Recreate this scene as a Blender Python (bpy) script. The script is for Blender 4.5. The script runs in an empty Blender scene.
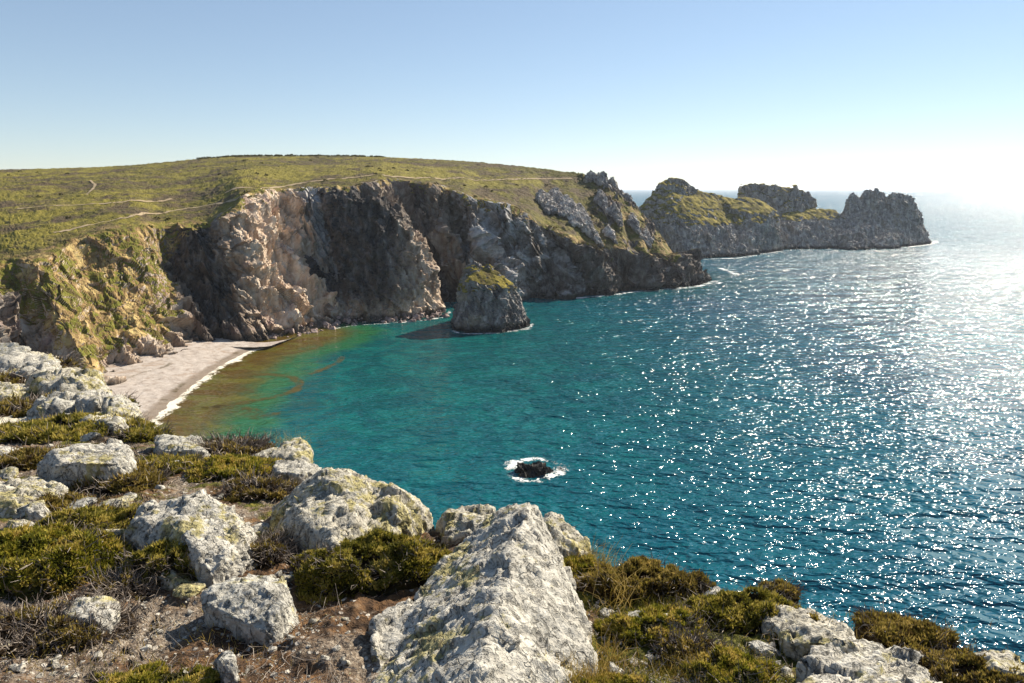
import bpy, bmesh, math, random
import numpy as np
from mathutils import Vector
from mathutils.bvhtree import BVHTree

SC = bpy.context.scene
COL = SC.collection
random.seed(7)
RNG = np.random.default_rng(7)
R = math.radians

# ------------------------------------------------------------------ camera numbers
F, CZ, PITCH = 683.0, 52.0, R(12.62)
cp, sp = math.cos(PITCH), math.sin(PITCH)
SUN_AZ, SUN_EL = R(46), R(34)

def ray(x, y):
    u = (x - 512.0) / F; v = (341.5 - y) / F
    return np.array([u, cp + v * sp, -sp + v * cp])
def on_z(x, y, z=0.0):
    d = ray(x, y); t = (z - CZ) / d[2]
    return np.array([d[0] * t, d[1] * t, z])
def at_Y(x, y, Y):
    d = ray(x, y); t = Y / d[1]
    return np.array([d[0] * t, Y, CZ + d[2] * t])

# ------------------------------------------------------------------ numpy noise
_perm = np.random.default_rng(3).permutation(256)
_perm = np.concatenate([_perm, _perm])
_g = np.random.default_rng(4).normal(size=(256, 3)); _g /= np.linalg.norm(_g, axis=1)[:, None]
_rv = np.random.default_rng(5).random((256, 3))
def _hash(i):
    i = i & 255
    return _perm[(_perm[(_perm[i[:, 0]] + i[:, 1]) & 255] + i[:, 2]) & 255]
def perlin(p):
    i = np.floor(p).astype(np.int64); f = p - i
    w = f * f * f * (f * (f * 6 - 15) + 10)
    out = np.zeros(len(p))
    for dx in (0, 1):
        for dy in (0, 1):
            for dz in (0, 1):
                o = np.array([dx, dy, dz])
                g = _g[_hash(i + o)]
                d = ((f - o) * g).sum(1)
                ww = (w[:, 0] if dx else 1 - w[:, 0]) * (w[:, 1] if dy else 1 - w[:, 1]) * (w[:, 2] if dz else 1 - w[:, 2])
                out += ww * d
    return out * 1.5
def fbm(p, octv=4, gain=0.5, lac=2.03):
    s = np.zeros(len(p)); a = 1.0
    for k in range(octv):
        s += a * perlin(p + 17.3 * k); p = p * lac; a *= gain
    return s
def ridged(p, octv=4, gain=0.5, lac=2.07):
    s = np.zeros(len(p)); a = 1.0
    for k in range(octv):
        s += a * (1 - 2 * np.abs(perlin(p + 31.7 * k))); p = p * lac; a *= gain
    return s
def worley(p):
    """F1, F2 and a random value of the nearest cell"""
    i = np.floor(p).astype(np.int64); f = p - i
    f1 = np.full(len(p), 9.0); f2 = np.full(len(p), 9.0); cid = np.zeros(len(p))
    for dx in (-1, 0, 1):
        for dy in (-1, 0, 1):
            for dz in (-1, 0, 1):
                o = np.array([dx, dy, dz]); h = _hash(i + o)
                d = np.linalg.norm(o + _rv[h] - f, axis=1)
                closer = d < f1
                f2 = np.where(closer, f1, np.minimum(f2, d))
                cid = np.where(closer, _rv[(h * 7 + 13) & 255, 0], cid)
                f1 = np.where(closer, d, f1)
    return f1, f2, cid
def facets(p, soft=0.0):
    """each Voronoi cell is a tilted plane: chopped, angular relief in about -0.5..0.5"""
    i = np.floor(p).astype(np.int64); f = p - i
    f1 = np.full(len(p), 9.0); out = np.zeros(len(p))
    for dx in (-1, 0, 1):
        for dy in (-1, 0, 1):
            for dz in (-1, 0, 1):
                o = np.array([dx, dy, dz]); h = _hash(i + o)
                v = o + _rv[h] - f; d = (v * v).sum(1); closer = d < f1
                val = (v * _g[(h * 5 + 77) & 255]).sum(1) + 0.7 * (_rv[(h * 3 + 11) & 255, 1] - 0.5)
                out = np.where(closer, val, out); f1 = np.where(closer, d, f1)
    return out
def sstep(a, b, x):
    t = np.clip((x - a) / (b - a), 0, 1)
    return t * t * (3 - 2 * t)

# ------------------------------------------------------------------ mesh helpers
def make_mesh(name, V, Fc, smooth=True, attrs=None):
    me = bpy.data.meshes.new(name)
    V = np.asarray(V, dtype=np.float32); Fc = np.asarray(Fc, dtype=np.int32)
    k = Fc.shape[1]
    me.vertices.add(len(V)); me.vertices.foreach_set('co', V.ravel())
    me.loops.add(Fc.size); me.loops.foreach_set('vertex_index', Fc.ravel())
    me.polygons.add(len(Fc)); me.polygons.foreach_set('loop_start', np.arange(0, Fc.size, k, dtype=np.int32))
    me.polygons.foreach_set('loop_total', np.full(len(Fc), k, dtype=np.int32))
    me.update(calc_edges=True); me.validate()
    me.polygons.foreach_set('use_smooth', np.full(len(me.polygons), bool(smooth)))
    for an, (dom, arr) in (attrs or {}).items():
        a = me.attributes.new(an, 'FLOAT', dom); a.data.foreach_set('value', np.asarray(arr, dtype=np.float32))
    return me
def link(name, me, material, parent=None, loc=None):
    o = bpy.data.objects.new(name, me); COL.objects.link(o)
    if material: me.materials.clear(); me.materials.append(material)
    if parent: o.parent = parent
    if loc is not None: o.location = loc
    return o
def empty(name, loc):
    o = bpy.data.objects.new(name, None); COL.objects.link(o); o.location = loc; o.empty_display_size = 0.2
    return o
def tag(o, label, cat, group=None, kind=None):
    o['label'] = label; o['category'] = cat
    if group: o['group'] = group
    if kind: o['kind'] = kind
    return o
def setting(o, kind='structure'):
    o['kind'] = kind; return o
def grid_faces(nr, nc, wrap=False):
    r = np.arange(nr - 1)[:, None]; c = np.arange(nc if wrap else nc - 1)[None, :]
    c2 = (c + 1) % nc
    a = r * nc + c; b = r * nc + c2; d = (r + 1) * nc + c; e = (r + 1) * nc + c2
    return np.stack([a, b, e, d], -1).reshape(-1, 4)
def grid_normals(G):
    du = np.gradient(G, axis=1); dv = np.gradient(G, axis=0)
    n = np.cross(du, dv); n /= np.linalg.norm(n, axis=2)[..., None] + 1e-9
    return n
def blur(A, s, axis):
    k = int(3 * s) + 1; x = np.arange(-k, k + 1); w = np.exp(-x * x / (2 * s * s)); w /= w.sum()
    pad = [(0, 0)] * A.ndim; pad[axis] = (k, k); P = np.pad(A, pad, mode='edge'); out = np.zeros_like(A)
    for i, ww in enumerate(w):
        sl = [slice(None)] * A.ndim; sl[axis] = slice(i, i + A.shape[axis]); out += ww * P[tuple(sl)]
    return out

def remesh_hulls(hulls, voxel, smooth=2):
    """union of convex hulls, evenly meshed; gives verts, quads"""
    bm = bmesh.new()
    for pts in hulls:
        b2 = bmesh.new()
        for p in pts: b2.verts.new(tuple(p))
        r = bmesh.ops.convex_hull(b2, input=b2.verts)
        junk = {g for g in r['geom_interior'] + r['geom_unused'] if isinstance(g, bmesh.types.BMVert)}
        bmesh.ops.delete(b2, geom=list(junk), context='VERTS')
        tmp = bpy.data.meshes.new('t'); b2.to_mesh(tmp); b2.free(); bm.from_mesh(tmp); bpy.data.meshes.remove(tmp)
    me = bpy.data.meshes.new('t'); bm.to_mesh(me); bm.free()
    o = bpy.data.objects.new('t', me); COL.objects.link(o)
    m = o.modifiers.new('r', 'REMESH'); m.mode = 'VOXEL'; m.voxel_size = voxel
    dg = bpy.context.evaluated_depsgraph_get(); ev = o.evaluated_get(dg); em = ev.to_mesh()
    V = np.empty(len(em.vertices) * 3); em.vertices.foreach_get('co', V); V = V.reshape(-1, 3)
    L = np.empty(len(em.loops), dtype=np.int32); em.loops.foreach_get('vertex_index', L); Q = L.reshape(-1, 4).copy()
    ev.to_mesh_clear(); bpy.data.objects.remove(o); bpy.data.meshes.remove(me)
    return smooth_v(V, Q, smooth), Q
def smooth_v(V, Q, n):
    E = np.concatenate([Q[:, [0, 1]], Q[:, [1, 2]], Q[:, [2, 3]], Q[:, [3, 0]]]); N = len(V)
    cnt = np.bincount(E[:, 0], minlength=N) + np.bincount(E[:, 1], minlength=N); cnt = np.maximum(cnt, 1)
    for _ in range(n):
        S = np.stack([np.bincount(E[:, 0], V[E[:, 1], k], N) + np.bincount(E[:, 1], V[E[:, 0], k], N) for k in range(3)], 1)
        V = 0.4 * V + 0.6 * S / cnt[:, None]
    return V
def vnormals(V, Q):
    n = np.cross(V[Q[:, 2]] - V[Q[:, 0]], V[Q[:, 3]] - V[Q[:, 1]]); N = len(V)
    out = np.stack([sum(np.bincount(Q[:, j], n[:, k], N) for j in range(4)) for k in range(3)], 1)
    return out / (np.linalg.norm(out, axis=1)[:, None] + 1e-12)

# ------------------------------------------------------------------ material helpers
class M:
    def __init__(s, name):
        s.m = bpy.data.materials.new(name); s.m.use_nodes = True; s.t = s.m.node_tree; s.t.nodes.clear()
        s.out = s.t.nodes.new('ShaderNodeOutputMaterial')
        s.pos = s.n('ShaderNodeNewGeometry').outputs['Position']
    def n(s, typ, **kw):
        nd = s.t.nodes.new(typ)
        for k, v in kw.items(): setattr(nd, k, v)
        return nd
    def set(s, sock, v):
        if v is None: return
        if hasattr(v, 'links') or isinstance(v, bpy.types.NodeSocket): s.t.links.new(v, sock)
        else:
            if isinstance(v, (tuple, list)) and len(v) == 3 and sock.type == 'RGBA': v = (*v, 1)
            sock.default_value = v
    def noise(s, scale, detail=4, rough=0.55, vec=None, dist=0.0, col=False):
        nd = s.n('ShaderNodeTexNoise'); s.set(nd.inputs['Vector'], vec or s.pos); nd.inputs['Scale'].default_value = scale
        nd.inputs['Detail'].default_value = detail; nd.inputs['Roughness'].default_value = rough; nd.inputs['Distortion'].default_value = dist
        return nd.outputs['Color' if col else 'Fac']
    def vor(s, scale, feature='F1', vec=None, out='Distance', rand=1.0):
        nd = s.n('ShaderNodeTexVoronoi', feature=feature); s.set(nd.inputs['Vector'], vec or s.pos)
        nd.inputs['Scale'].default_value = scale; nd.inputs['Randomness'].default_value = rand
        return nd.outputs[out]
    def math(s, op, a, b=None, c=None, clamp=False):
        nd = s.n('ShaderNodeMath', operation=op, use_clamp=clamp); s.set(nd.inputs[0], a)
        if b is not None: s.set(nd.inputs[1], b)
        if c is not None: s.set(nd.inputs[2], c)
        return nd.outputs[0]
    def vmath(s, op, a, b=None, scale=None):
        nd = s.n('ShaderNodeVectorMath', operation=op); s.set(nd.inputs[0], a)
        if b is not None: s.set(nd.inputs[1], b)
        if scale is not None: s.set(nd.inputs['Scale'], scale)
        return nd.outputs[0]
    def step(s, v, a, b, lo=0.0, hi=1.0):
        nd = s.n('ShaderNodeMapRange', interpolation_type='SMOOTHSTEP'); s.set(nd.inputs[0], v)
        nd.inputs[1].default_value = a; nd.inputs[2].default_value = b; nd.inputs[3].default_value = lo; nd.inputs[4].default_value = hi
        return nd.outputs[0]
    def ramp(s, v, stops):
        nd = s.n('ShaderNodeValToRGB'); s.set(nd.inputs[0], v); e = nd.color_ramp.elements
        while len(e) < len(stops): e.new(0.5)
        for k, (p, c) in enumerate(stops): e[k].position = p; e[k].color = (*c, 1)
        return nd.outputs[0]
    def mix(s, f, a, b, blend='MIX'):
        nd = s.n('ShaderNodeMix', data_type='RGBA', blend_type=blend); s.set(nd.inputs[0], f); s.set(nd.inputs[6], a); s.set(nd.inputs[7], b)
        return nd.outputs[2]
    def attr(s, name):
        return s.n('ShaderNodeAttribute', attribute_name=name).outputs['Fac']
    def map(s, scale, rot=(0, 0, 0), vec=None):
        nd = s.n('ShaderNodeMapping'); s.set(nd.inputs[0], vec or s.pos); nd.inputs['Scale'].default_value = scale; nd.inputs['Rotation'].default_value = rot
        return nd.outputs[0]
    def bump(s, h, strength, dist, normal=None):
        nd = s.n('ShaderNodeBump'); s.set(nd.inputs['Height'], h); nd.inputs['Strength'].default_value = strength
        nd.inputs['Distance'].default_value = dist
        if normal is not None: s.set(nd.inputs['Normal'], normal)
        return nd.outputs[0]
    def bsdf(s, color, rough=0.9, spec=0.3, normal=None, **kw):
        nd = s.n('ShaderNodeBsdfPrincipled'); s.set(nd.inputs['Base Color'], color); s.set(nd.inputs['Roughness'], rough)
        s.set(nd.inputs['Specular IOR Level'], spec)
        if normal is not None: s.set(nd.inputs['Normal'], normal)
        for k, v in kw.items(): s.set(nd.inputs[k], v)
        return nd.outputs[0]
    def mixs(s, f, a, b):
        nd = s.n('ShaderNodeMixShader'); s.set(nd.inputs[0], f); s.set(nd.inputs[1], a); s.set(nd.inputs[2], b); return nd.outputs[0]
    def done(s, sh):
        s.t.links.new(sh, s.out.inputs[0]); return s.m

def heath_color(m):
    """grass and heather seen from far: yellow grass, olive, brown heather, dark gorse spots"""
    a = m.noise(0.016, 5, 0.62, dist=0.7); b = m.noise(0.07, 6, 0.66, dist=0.6); c = m.noise(0.7, 5, 0.7)
    sp = m.n('ShaderNodeSeparateXYZ'); m.set(sp.inputs[0], m.pos)
    east = m.step(sp.outputs[0], -40.0, 60.0)
    brown = m.ramp(c, [(0.30, (0.045, 0.030, 0.018)), (0.5, (0.085, 0.060, 0.032)), (0.70, (0.14, 0.105, 0.05))])
    olive = m.ramp(c, [(0.30, (0.055, 0.048, 0.011)), (0.5, (0.100, 0.088, 0.016)), (0.70, (0.16, 0.132, 0.028))])
    yel = m.ramp(c, [(0.30, (0.110, 0.096, 0.014)), (0.5, (0.178, 0.150, 0.022)), (0.70, (0.26, 0.215, 0.042))])
    col = m.mix(m.step(b, 0.42, 0.56), brown, olive)
    u = m.math('SUBTRACT', m.math('ADD', m.math('MULTIPLY', a, 0.6), m.math('MULTIPLY', b, 0.5)), m.math('MULTIPLY', east, 0.10))
    col = m.mix(m.step(u, 0.50, 0.62), col, yel)
    col = m.mix(m.math('MULTIPLY', m.step(m.noise(0.30, 4, 0.65), 0.58, 0.70), 0.55), col, (0.026, 0.022, 0.010))
    return col, c

def cliff_material():
    m = M('cliff_rock')
    veg, och, pale, warm = m.attr('veg'), m.attr('ochre_lit'), m.attr('pale'), m.attr('hgt')
    n1 = m.noise(0.09, 6, 0.62, dist=0.8); n2 = m.noise(0.6, 5, 0.65); n3 = m.noise(2.2, 4, 0.6)
    st = m.noise(0.35, 4, 0.6, vec=m.map((1, 1, 0.25), (0.5, 0.3, 0)))
    dark = m.ramp(st, [(0.3, (0.013, 0.012, 0.014)), (0.5, (0.034, 0.031, 0.032)), (0.66, (0.105, 0.098, 0.096)), (0.76, (0.30, 0.285, 0.27))])  # near-black tones paint the shade of the shadowed faces into the rock
    warmc = m.ramp(st, [(0.28, (0.24, 0.155, 0.105)), (0.43, (0.46, 0.335, 0.235)), (0.56, (0.60, 0.475, 0.36)), (0.70, (0.72, 0.62, 0.50))])  # ochre rock, brightened to paint sunlight on the lit faces
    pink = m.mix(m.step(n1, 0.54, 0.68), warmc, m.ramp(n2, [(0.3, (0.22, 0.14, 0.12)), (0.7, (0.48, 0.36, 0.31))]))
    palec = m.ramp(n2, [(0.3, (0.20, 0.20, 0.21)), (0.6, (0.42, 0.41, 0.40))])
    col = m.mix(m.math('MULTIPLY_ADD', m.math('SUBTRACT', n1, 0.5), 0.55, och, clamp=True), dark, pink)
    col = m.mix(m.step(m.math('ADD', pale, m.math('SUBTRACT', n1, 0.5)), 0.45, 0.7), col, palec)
    # wet dark band above the waterline
    col = m.mix(m.step(m.math('ADD', warm, m.math('MULTIPLY', n1, 3.0)), 3.0, 5.0), m.mix(0.75, col, (0.03, 0.027, 0.025)), col)
    vc, c = heath_color(m)
    cliffveg = m.ramp(m.noise(0.16, 5, 0.66, dist=0.5), [(0.30, (0.040, 0.026, 0.014)), (0.40, (0.10, 0.075, 0.018)), (0.47, (0.145, 0.145, 0.018)), (0.54, (0.19, 0.115, 0.050)), (0.64, (0.46, 0.34, 0.14))])
    plat = m.attr('plateau')
    vcol = m.mix(plat, cliffveg, vc)
    vf = m.step(m.math('ADD', veg, m.math('MULTIPLY', m.math('SUBTRACT', n2, 0.5), 0.9)), 0.42, 0.58)
    col = m.mix(vf, col, vcol)
    cr = m.vor(0.45, 'DISTANCE_TO_EDGE', vec=m.map((1, 1, 0.6), (0.4, 0.5, 0.2)))
    h = m.math('ADD', m.math('MULTIPLY', n2, 0.8), m.math('MULTIPLY', n3, 0.35))
    h = m.math('ADD', h, m.math('MULTIPLY', m.step(cr, 0.0, 0.12), 0.35))
    nb = m.bump(h, 0.8, 0.5)
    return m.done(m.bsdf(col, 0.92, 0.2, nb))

def shore_rock_material(name='dark_shore_rock', lift=1.0):
    m = M(name)
    n1 = m.noise(0.10, 6, 0.62, dist=0.8); n2 = m.noise(0.7, 5, 0.65)
    st = m.noise(0.4, 5, 0.62, vec=m.map((1, 1, 0.3), (0.5, -0.4, 0)))
    L = lift
    col = m.ramp(st, [(0.32, (0.06 * L, 0.055 * L, 0.055 * L)), (0.5, (0.15 * L, 0.135 * L, 0.125 * L)), (0.68, (0.32 * L, 0.295 * L, 0.265 * L))])
    col = m.mix(m.math('MULTIPLY', m.step(n1, 0.52, 0.66), 0.7), col, m.ramp(n2, [(0.35, (0.24, 0.19, 0.13)), (0.65, (0.42, 0.36, 0.27))]))
    sep = m.n('ShaderNodeSeparateXYZ'); m.set(sep.inputs[0], m.pos)
    col = m.mix(m.step(m.math('ADD', sep.outputs[2], m.math('MULTIPLY', n1, 3.0)), 2.6, 5.0), (0.03, 0.027, 0.025), col)
    cr = m.vor(0.5, 'DISTANCE_TO_EDGE', vec=m.map((1, 1, 0.6), (0.4, 0.5, 0.2)))
    h = m.math('ADD', m.math('MULTIPLY', n2, 0.8), m.math('MULTIPLY', m.step(cr, 0.0, 0.12), 0.35))
    return m.done(m.bsdf(col, 0.9, 0.25, m.bump(h, 0.9, 0.9)))

def cap_material():
    m = M('clifftop_turf'); b = m.noise(0.14, 5, 0.65, dist=0.5); c = m.noise(0.9, 4, 0.6)
    col = m.ramp(b, [(0.32, (0.060, 0.045, 0.020)), (0.45, (0.12, 0.100, 0.022)), (0.56, (0.25, 0.20, 0.038)), (0.70, (0.40, 0.30, 0.09))])
    col = m.mix(m.step(c, 0.55, 0.72), col, (0.07, 0.06, 0.018))
    return m.done(m.bsdf(col, 0.95, 0.1, m.bump(c, 0.8, 0.5)))

def lichen_rock(name, seed=0.0, tone=(1, 1, 1), lich=0.56):
    """pale quartzite with grey, yellow and black lichen"""
    m = M(name)
    p = m.vmath('ADD', m.pos, (seed, seed * 1.7, 0))
    n0 = m.noise(1.6, 4, 0.6, p); n1 = m.noise(5, 6, 0.66, p, 0.5); n2 = m.noise(20, 5, 0.68, p); n3 = m.noise(75, 4, 0.65, p)
    T = tone
    col = m.ramp(n1, [(0.30, (0.20 * T[0], 0.185 * T[1], 0.16 * T[2])), (0.43, (0.40 * T[0], 0.37 * T[1], 0.315 * T[2])), (0.58, (0.56 * T[0], 0.52 * T[1], 0.44 * T[2])), (0.74, (0.66 * T[0], 0.615 * T[1], 0.52 * T[2]))])
    spk = m.ramp(n2, [(0.34, (0.20, 0.19, 0.175)), (0.50, (0.40, 0.385, 0.35)), (0.66, (0.62, 0.60, 0.55))])
    col = m.mix(0.45, col, spk)
    # yellow crusts
    yl = m.step(m.math('ADD', m.math('MULTIPLY', n0, 0.55), m.math('MULTIPLY', m.noise(9, 5, 0.7, p), 0.55)), lich, lich + 0.07)
    ycol = m.ramp(n2, [(0.35, (0.20, 0.17, 0.05)), (0.6, (0.42, 0.36, 0.13))])
    col = m.mix(m.math('MULTIPLY', yl, 0.8), col, ycol)
    # black lichen specks and pits
    pit = m.math('MULTIPLY', m.step(m.noise(34, 4, 0.6, p), 0.585, 0.64), m.step(n1, 0.62, 0.42))
    col = m.mix(m.math('MULTIPLY', pit, 0.8), col, (0.055, 0.055, 0.05))
    gv_ = m.step(m.noise(1.0, 5, 0.65, vec=m.map((26, 26, 7), (0.5, 0.35, 0.3), p), dist=0.8), 0.47, 0.36)
    col = m.mix(m.math('MULTIPLY', gv_, 0.62), col, (0.105, 0.10, 0.09))
    cr = m.vor(2.6, 'DISTANCE_TO_EDGE', vec=m.vmath('ADD', m.map((1, 0.6, 1.3), (0.6, 0.4, 0.8), p), m.vmath('SCALE', m.noise(5, 3, 0.6, p, col=True), scale=0.35)))
    crack = m.step(cr, 0.0, 0.014)
    col = m.mix(m.math('MULTIPLY', m.math('SUBTRACT', 1.0, crack), 0.35), col, (0.08, 0.07, 0.06))
    h = m.math('ADD', m.math('MULTIPLY', n1, 1.2), m.math('ADD', m.math('MULTIPLY', n2, 0.6), m.math('MULTIPLY', n3, 0.22)))
    h = m.math('ADD', h, m.math('MULTIPLY', crack, 0.35))
    h = m.math('SUBTRACT', h, m.math('ADD', m.math('MULTIPLY', pit, 0.3), m.math('MULTIPLY', gv_, 0.45)))
    return m.done(m.bsdf(col, 0.93, 0.2, m.bump(h, 0.85, 0.034)))

def ground_material():
    m = M('peaty_ground')
    n1 = m.noise(1.3, 6, 0.65, dist=0.6); n2 = m.noise(9, 5, 0.68); n3 = m.noise(60, 4, 0.65)
    soil = m.ramp(n2, [(0.32, (0.026, 0.017, 0.012)), (0.46, (0.080, 0.048, 0.028)), (0.58, (0.165, 0.090, 0.042)), (0.72, (0.27, 0.19, 0.11))])
    soil = m.mix(m.step(n1, 0.44, 0.58), soil, m.ramp(n3, [(0.35, (0.085, 0.06, 0.045)), (0.55, (0.25, 0.20, 0.15)), (0.7, (0.46, 0.41, 0.34))]))
    g = m.vor(26, 'F1', out='Distance'); gc = m.vor(26, 'F1', out='Color')
    sepc = m.n('ShaderNodeSeparateColor'); m.set(sepc.inputs[0], gc)
    peb = m.math('MULTIPLY', m.step(g, 0.40, 0.30), m.math('MULTIPLY', m.step(sepc.outputs[0], 0.50, 0.54), m.step(m.noise(2.6, 4, 0.6), 0.40, 0.52)))
    pc = m.ramp(sepc.outputs[1], [(0.1, (0.22, 0.18, 0.145)), (0.8, (0.56, 0.51, 0.44))])
    col = m.mix(peb, soil, pc)
    pale = m.attr('pale'); moss = m.attr('moss')
    rn = m.noise(0.55, 6, 0.68, dist=0.5)
    rockc = m.ramp(m.noise(2.4, 6, 0.7), [(0.30, (0.16, 0.13, 0.08)), (0.43, (0.42, 0.37, 0.26)), (0.54, (0.62, 0.57, 0.45)), (0.70, (0.74, 0.69, 0.58))])
    pf = m.step(m.math('ADD', pale, m.math('MULTIPLY', m.math('SUBTRACT', rn, 0.5), 1.6)), 0.45, 0.55)
    col = m.mix(pf, col, rockc)
    mossc = m.ramp(m.noise(16, 5, 0.7), [(0.32, (0.025, 0.020, 0.008)), (0.5, (0.085, 0.085, 0.014)), (0.66, (0.20, 0.175, 0.035))])
    mf = m.step(m.math('ADD', moss, m.math('MULTIPLY', m.math('SUBTRACT', m.noise(3.5, 5, 0.65), 0.5), 1.4)), 0.45, 0.6)
    col = m.mix(mf, col, mossc)
    h = m.math('ADD', m.math('MULTIPLY', n2, 1.0), m.math('ADD', m.math('MULTIPLY', n3, 0.3), m.math('MULTIPLY', peb, 0.25)))
    return m.done(m.bsdf(col, 0.95, 0.15, m.bump(h, 1.0, 0.05)))

def sea_material():
    m = M('sea_water'); opn = m.attr('open'); fine = m.math('MULTIPLY_ADD', opn, -0.25, 0.94)
    def height(vec):
        a = m.noise(1.0, 2.0, 0.5, vec=m.map((0.034, 0.085, 1), (0, 0, R(-30)), vec), dist=0.2)
        b = m.noise(1.0, 1.6, 0.55, vec=m.map((0.16, 0.36, 1), (0, 0, R(-22)), vec), dist=0.3)
        c = m.noise(1.0, 1.3, 0.55, vec=m.map((0.60, 1.0, 1), (0, 0, R(-35)), vec), dist=0.4)
        return m.math('ADD', m.math('ADD', m.math('MULTIPLY', a, 4.4), m.math('MULTIPLY', b, 2.3)), m.math('MULTIPLY', c, fine))
    e = 0.08
    h0 = height(m.pos); hx = height(m.vmath('ADD', m.pos, (e, 0, 0))); hy = height(m.vmath('ADD', m.pos, (0, e, 0)))
    calm = m.attr('calm')
    k = m.math('MULTIPLY', calm, -1.0 / e)
    sx = m.math('MULTIPLY', m.math('SUBTRACT', hx, h0), k); sy = m.math('MULTIPLY', m.math('SUBTRACT', hy, h0), k)
    cmb = m.n('ShaderNodeCombineXYZ'); m.set(cmb.inputs[0], sx); m.set(cmb.inputs[1], sy); cmb.inputs[2].default_value = 1.0
    nrm = m.vmath('NORMALIZE', cmb.outputs[0])
    beach, coast = m.attr('beach'), m.attr('coast')
    big = m.noise(0.02, 4, 0.6, dist=0.5); mid = m.noise(0.08, 5, 0.65, dist=1.2)
    deep = m.mix(m.step(big, 0.4, 0.65), (0.004, 0.074, 0.122), (0.006, 0.100, 0.150))
    col = m.mix(coast, deep, m.mix(m.step(mid, 0.42, 0.62), (0.003, 0.072, 0.076), (0.005, 0.112, 0.104)))
    wob = m.math('ADD', beach, m.math('MULTIPLY', m.math('SUBTRACT', mid, 0.5), 0.55))
    col = m.mix(m.step(wob, 0.28, 0.55), col, (0.022, 0.115, 0.048))
    col = m.mix(m.step(wob, 0.58, 0.90), col, m.mix(m.step(mid, 0.42, 0.6), (0.095, 0.058, 0.010), (0.110, 0.100, 0.018)))
    # whitish streaks of wind chop
    return m.done(m.bsdf(col, m.math('MULTIPLY_ADD', opn, 0.15, 0.10), m.math('MULTIPLY_ADD', opn, -0.38, 0.46), nrm, IOR=1.333))

def foam_material(name='sea_foam', col=(0.82, 0.82, 0.80), sc=0.9, ctr=2.3, most=1.0):
    m = M(name); d = m.attr('dens')
    n = m.math('ADD', m.math('MULTIPLY', m.noise(sc, 5, 0.75, dist=1.2), 0.9), m.math('MULTIPLY', m.noise(sc * 0.22, 3, 0.6), 0.7))
    f = m.math('MULTIPLY', m.step(m.math('ADD', d, m.math('MULTIPLY', m.math('SUBTRACT', n, 0.80), ctr)), 0.36, 0.66), m.math('MULTIPLY', m.step(d, 0.0, 0.12), most))
    tr = m.n('ShaderNodeBsdfTransparent').outputs[0]
    return m.done(m.mixs(f, tr, m.bsdf(col, 0.8, 0.2)))

def leaf_material(name, stops, trans=0.35):
    m = M(name); t = m.attr('tone'); col = m.ramp(t, stops)
    tl = m.n('ShaderNodeBsdfTranslucent'); m.set(tl.inputs[0], col)
    return m.done(m.mixs(trans, m.bsdf(col, 0.7, 0.25), tl.outputs[0]))

def plain(name, stops, scale, rough=0.95, bump=0.3, dist=0.05):
    m = M(name); n = m.noise(scale, 6, 0.68); col = m.ramp(n, stops)
    return m.done(m.bsdf(col, rough, 0.15, m.bump(m.noise(scale * 3, 5, 0.65), bump, dist)))

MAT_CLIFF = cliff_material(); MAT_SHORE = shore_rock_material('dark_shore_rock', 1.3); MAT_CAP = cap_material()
MAT_GREY = shore_rock_material('grey_crag_rock', 1.9); MAT_PALE = shore_rock_material('pale_crag_rock', 2.4)
MAT_ROCKS = [lichen_rock('lichened_rock', 0.0, lich=0.585), lichen_rock('yellow_lichened_rock', 5.3, (1.0, 0.97, 0.88), 0.55), lichen_rock('grey_rock', 9.1, (0.92, 0.94, 0.95), 0.60)]
MAT_GROUND = ground_material(); MAT_SEA = sea_material(); MAT_FOAM = foam_material()
MAT_BFOAM = foam_material('beach_foam', (0.74, 0.68, 0.56), 0.5)
MAT_KELP = foam_material('floating_seaweed', (0.092, 0.066, 0.014), 0.45, 1.0, 0.7)
def shingle_material():
    m = M('shingle'); n = m.noise(0.5, 6, 0.72); f = m.noise(3.0, 5, 0.75); t = m.noise(0.12, 4, 0.6, dist=1.0)
    col = m.ramp(n, [(0.30, (0.26, 0.205, 0.17)), (0.46, (0.43, 0.365, 0.315)), (0.68, (0.56, 0.50, 0.45))])
    col = m.mix(m.step(f, 0.54, 0.72), col, (0.20, 0.16, 0.14))
    col = m.mix(m.math('MULTIPLY', m.step(t, 0.52, 0.66), 0.5), col, (0.30, 0.20, 0.13))
    col = m.mix(m.math('MULTIPLY', m.step(m.math('ADD', m.attr('wet'), m.math('MULTIPLY', m.math('SUBTRACT', n, 0.5), 0.8)), 0.3, 0.7), 0.7), col, (0.16, 0.115, 0.075))
    return m.done(m.bsdf(col, 0.85, 0.25, m.bump(f, 0.8, 0.35)))
MAT_SAND = shingle_material()
MAT_PATH = plain('trodden_earth', [(0.3, (0.22, 0.16, 0.09)), (0.6, (0.40, 0.31, 0.20))], 0.5)
MAT_STONE = lichen_rock('loose_stone', 3.0, (0.95, 0.93, 0.90), 0.62)
MAT_TALUS = plain('fallen_rock', [(0.3, (0.12, 0.09, 0.085)), (0.5, (0.27, 0.20, 0.18)), (0.7, (0.45, 0.37, 0.33))], 0.5, 0.9, 0.7, 0.4)
MAT_HEATHER = leaf_material('heather_leaf', [(0.0, (0.030, 0.020, 0.012)), (0.25, (0.062, 0.050, 0.014)), (0.5, (0.115, 0.110, 0.016)), (0.75, (0.245, 0.21, 0.028)), (1.0, (0.46, 0.36, 0.09))])
MAT_RUSSET = leaf_material('russet_heather_leaf', [(0.0, (0.032, 0.020, 0.012)), (0.3, (0.085, 0.052, 0.020)), (0.6, (0.155, 0.112, 0.028)), (0.85, (0.235, 0.185, 0.034)), (1.0, (0.40, 0.29, 0.09))])
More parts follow.
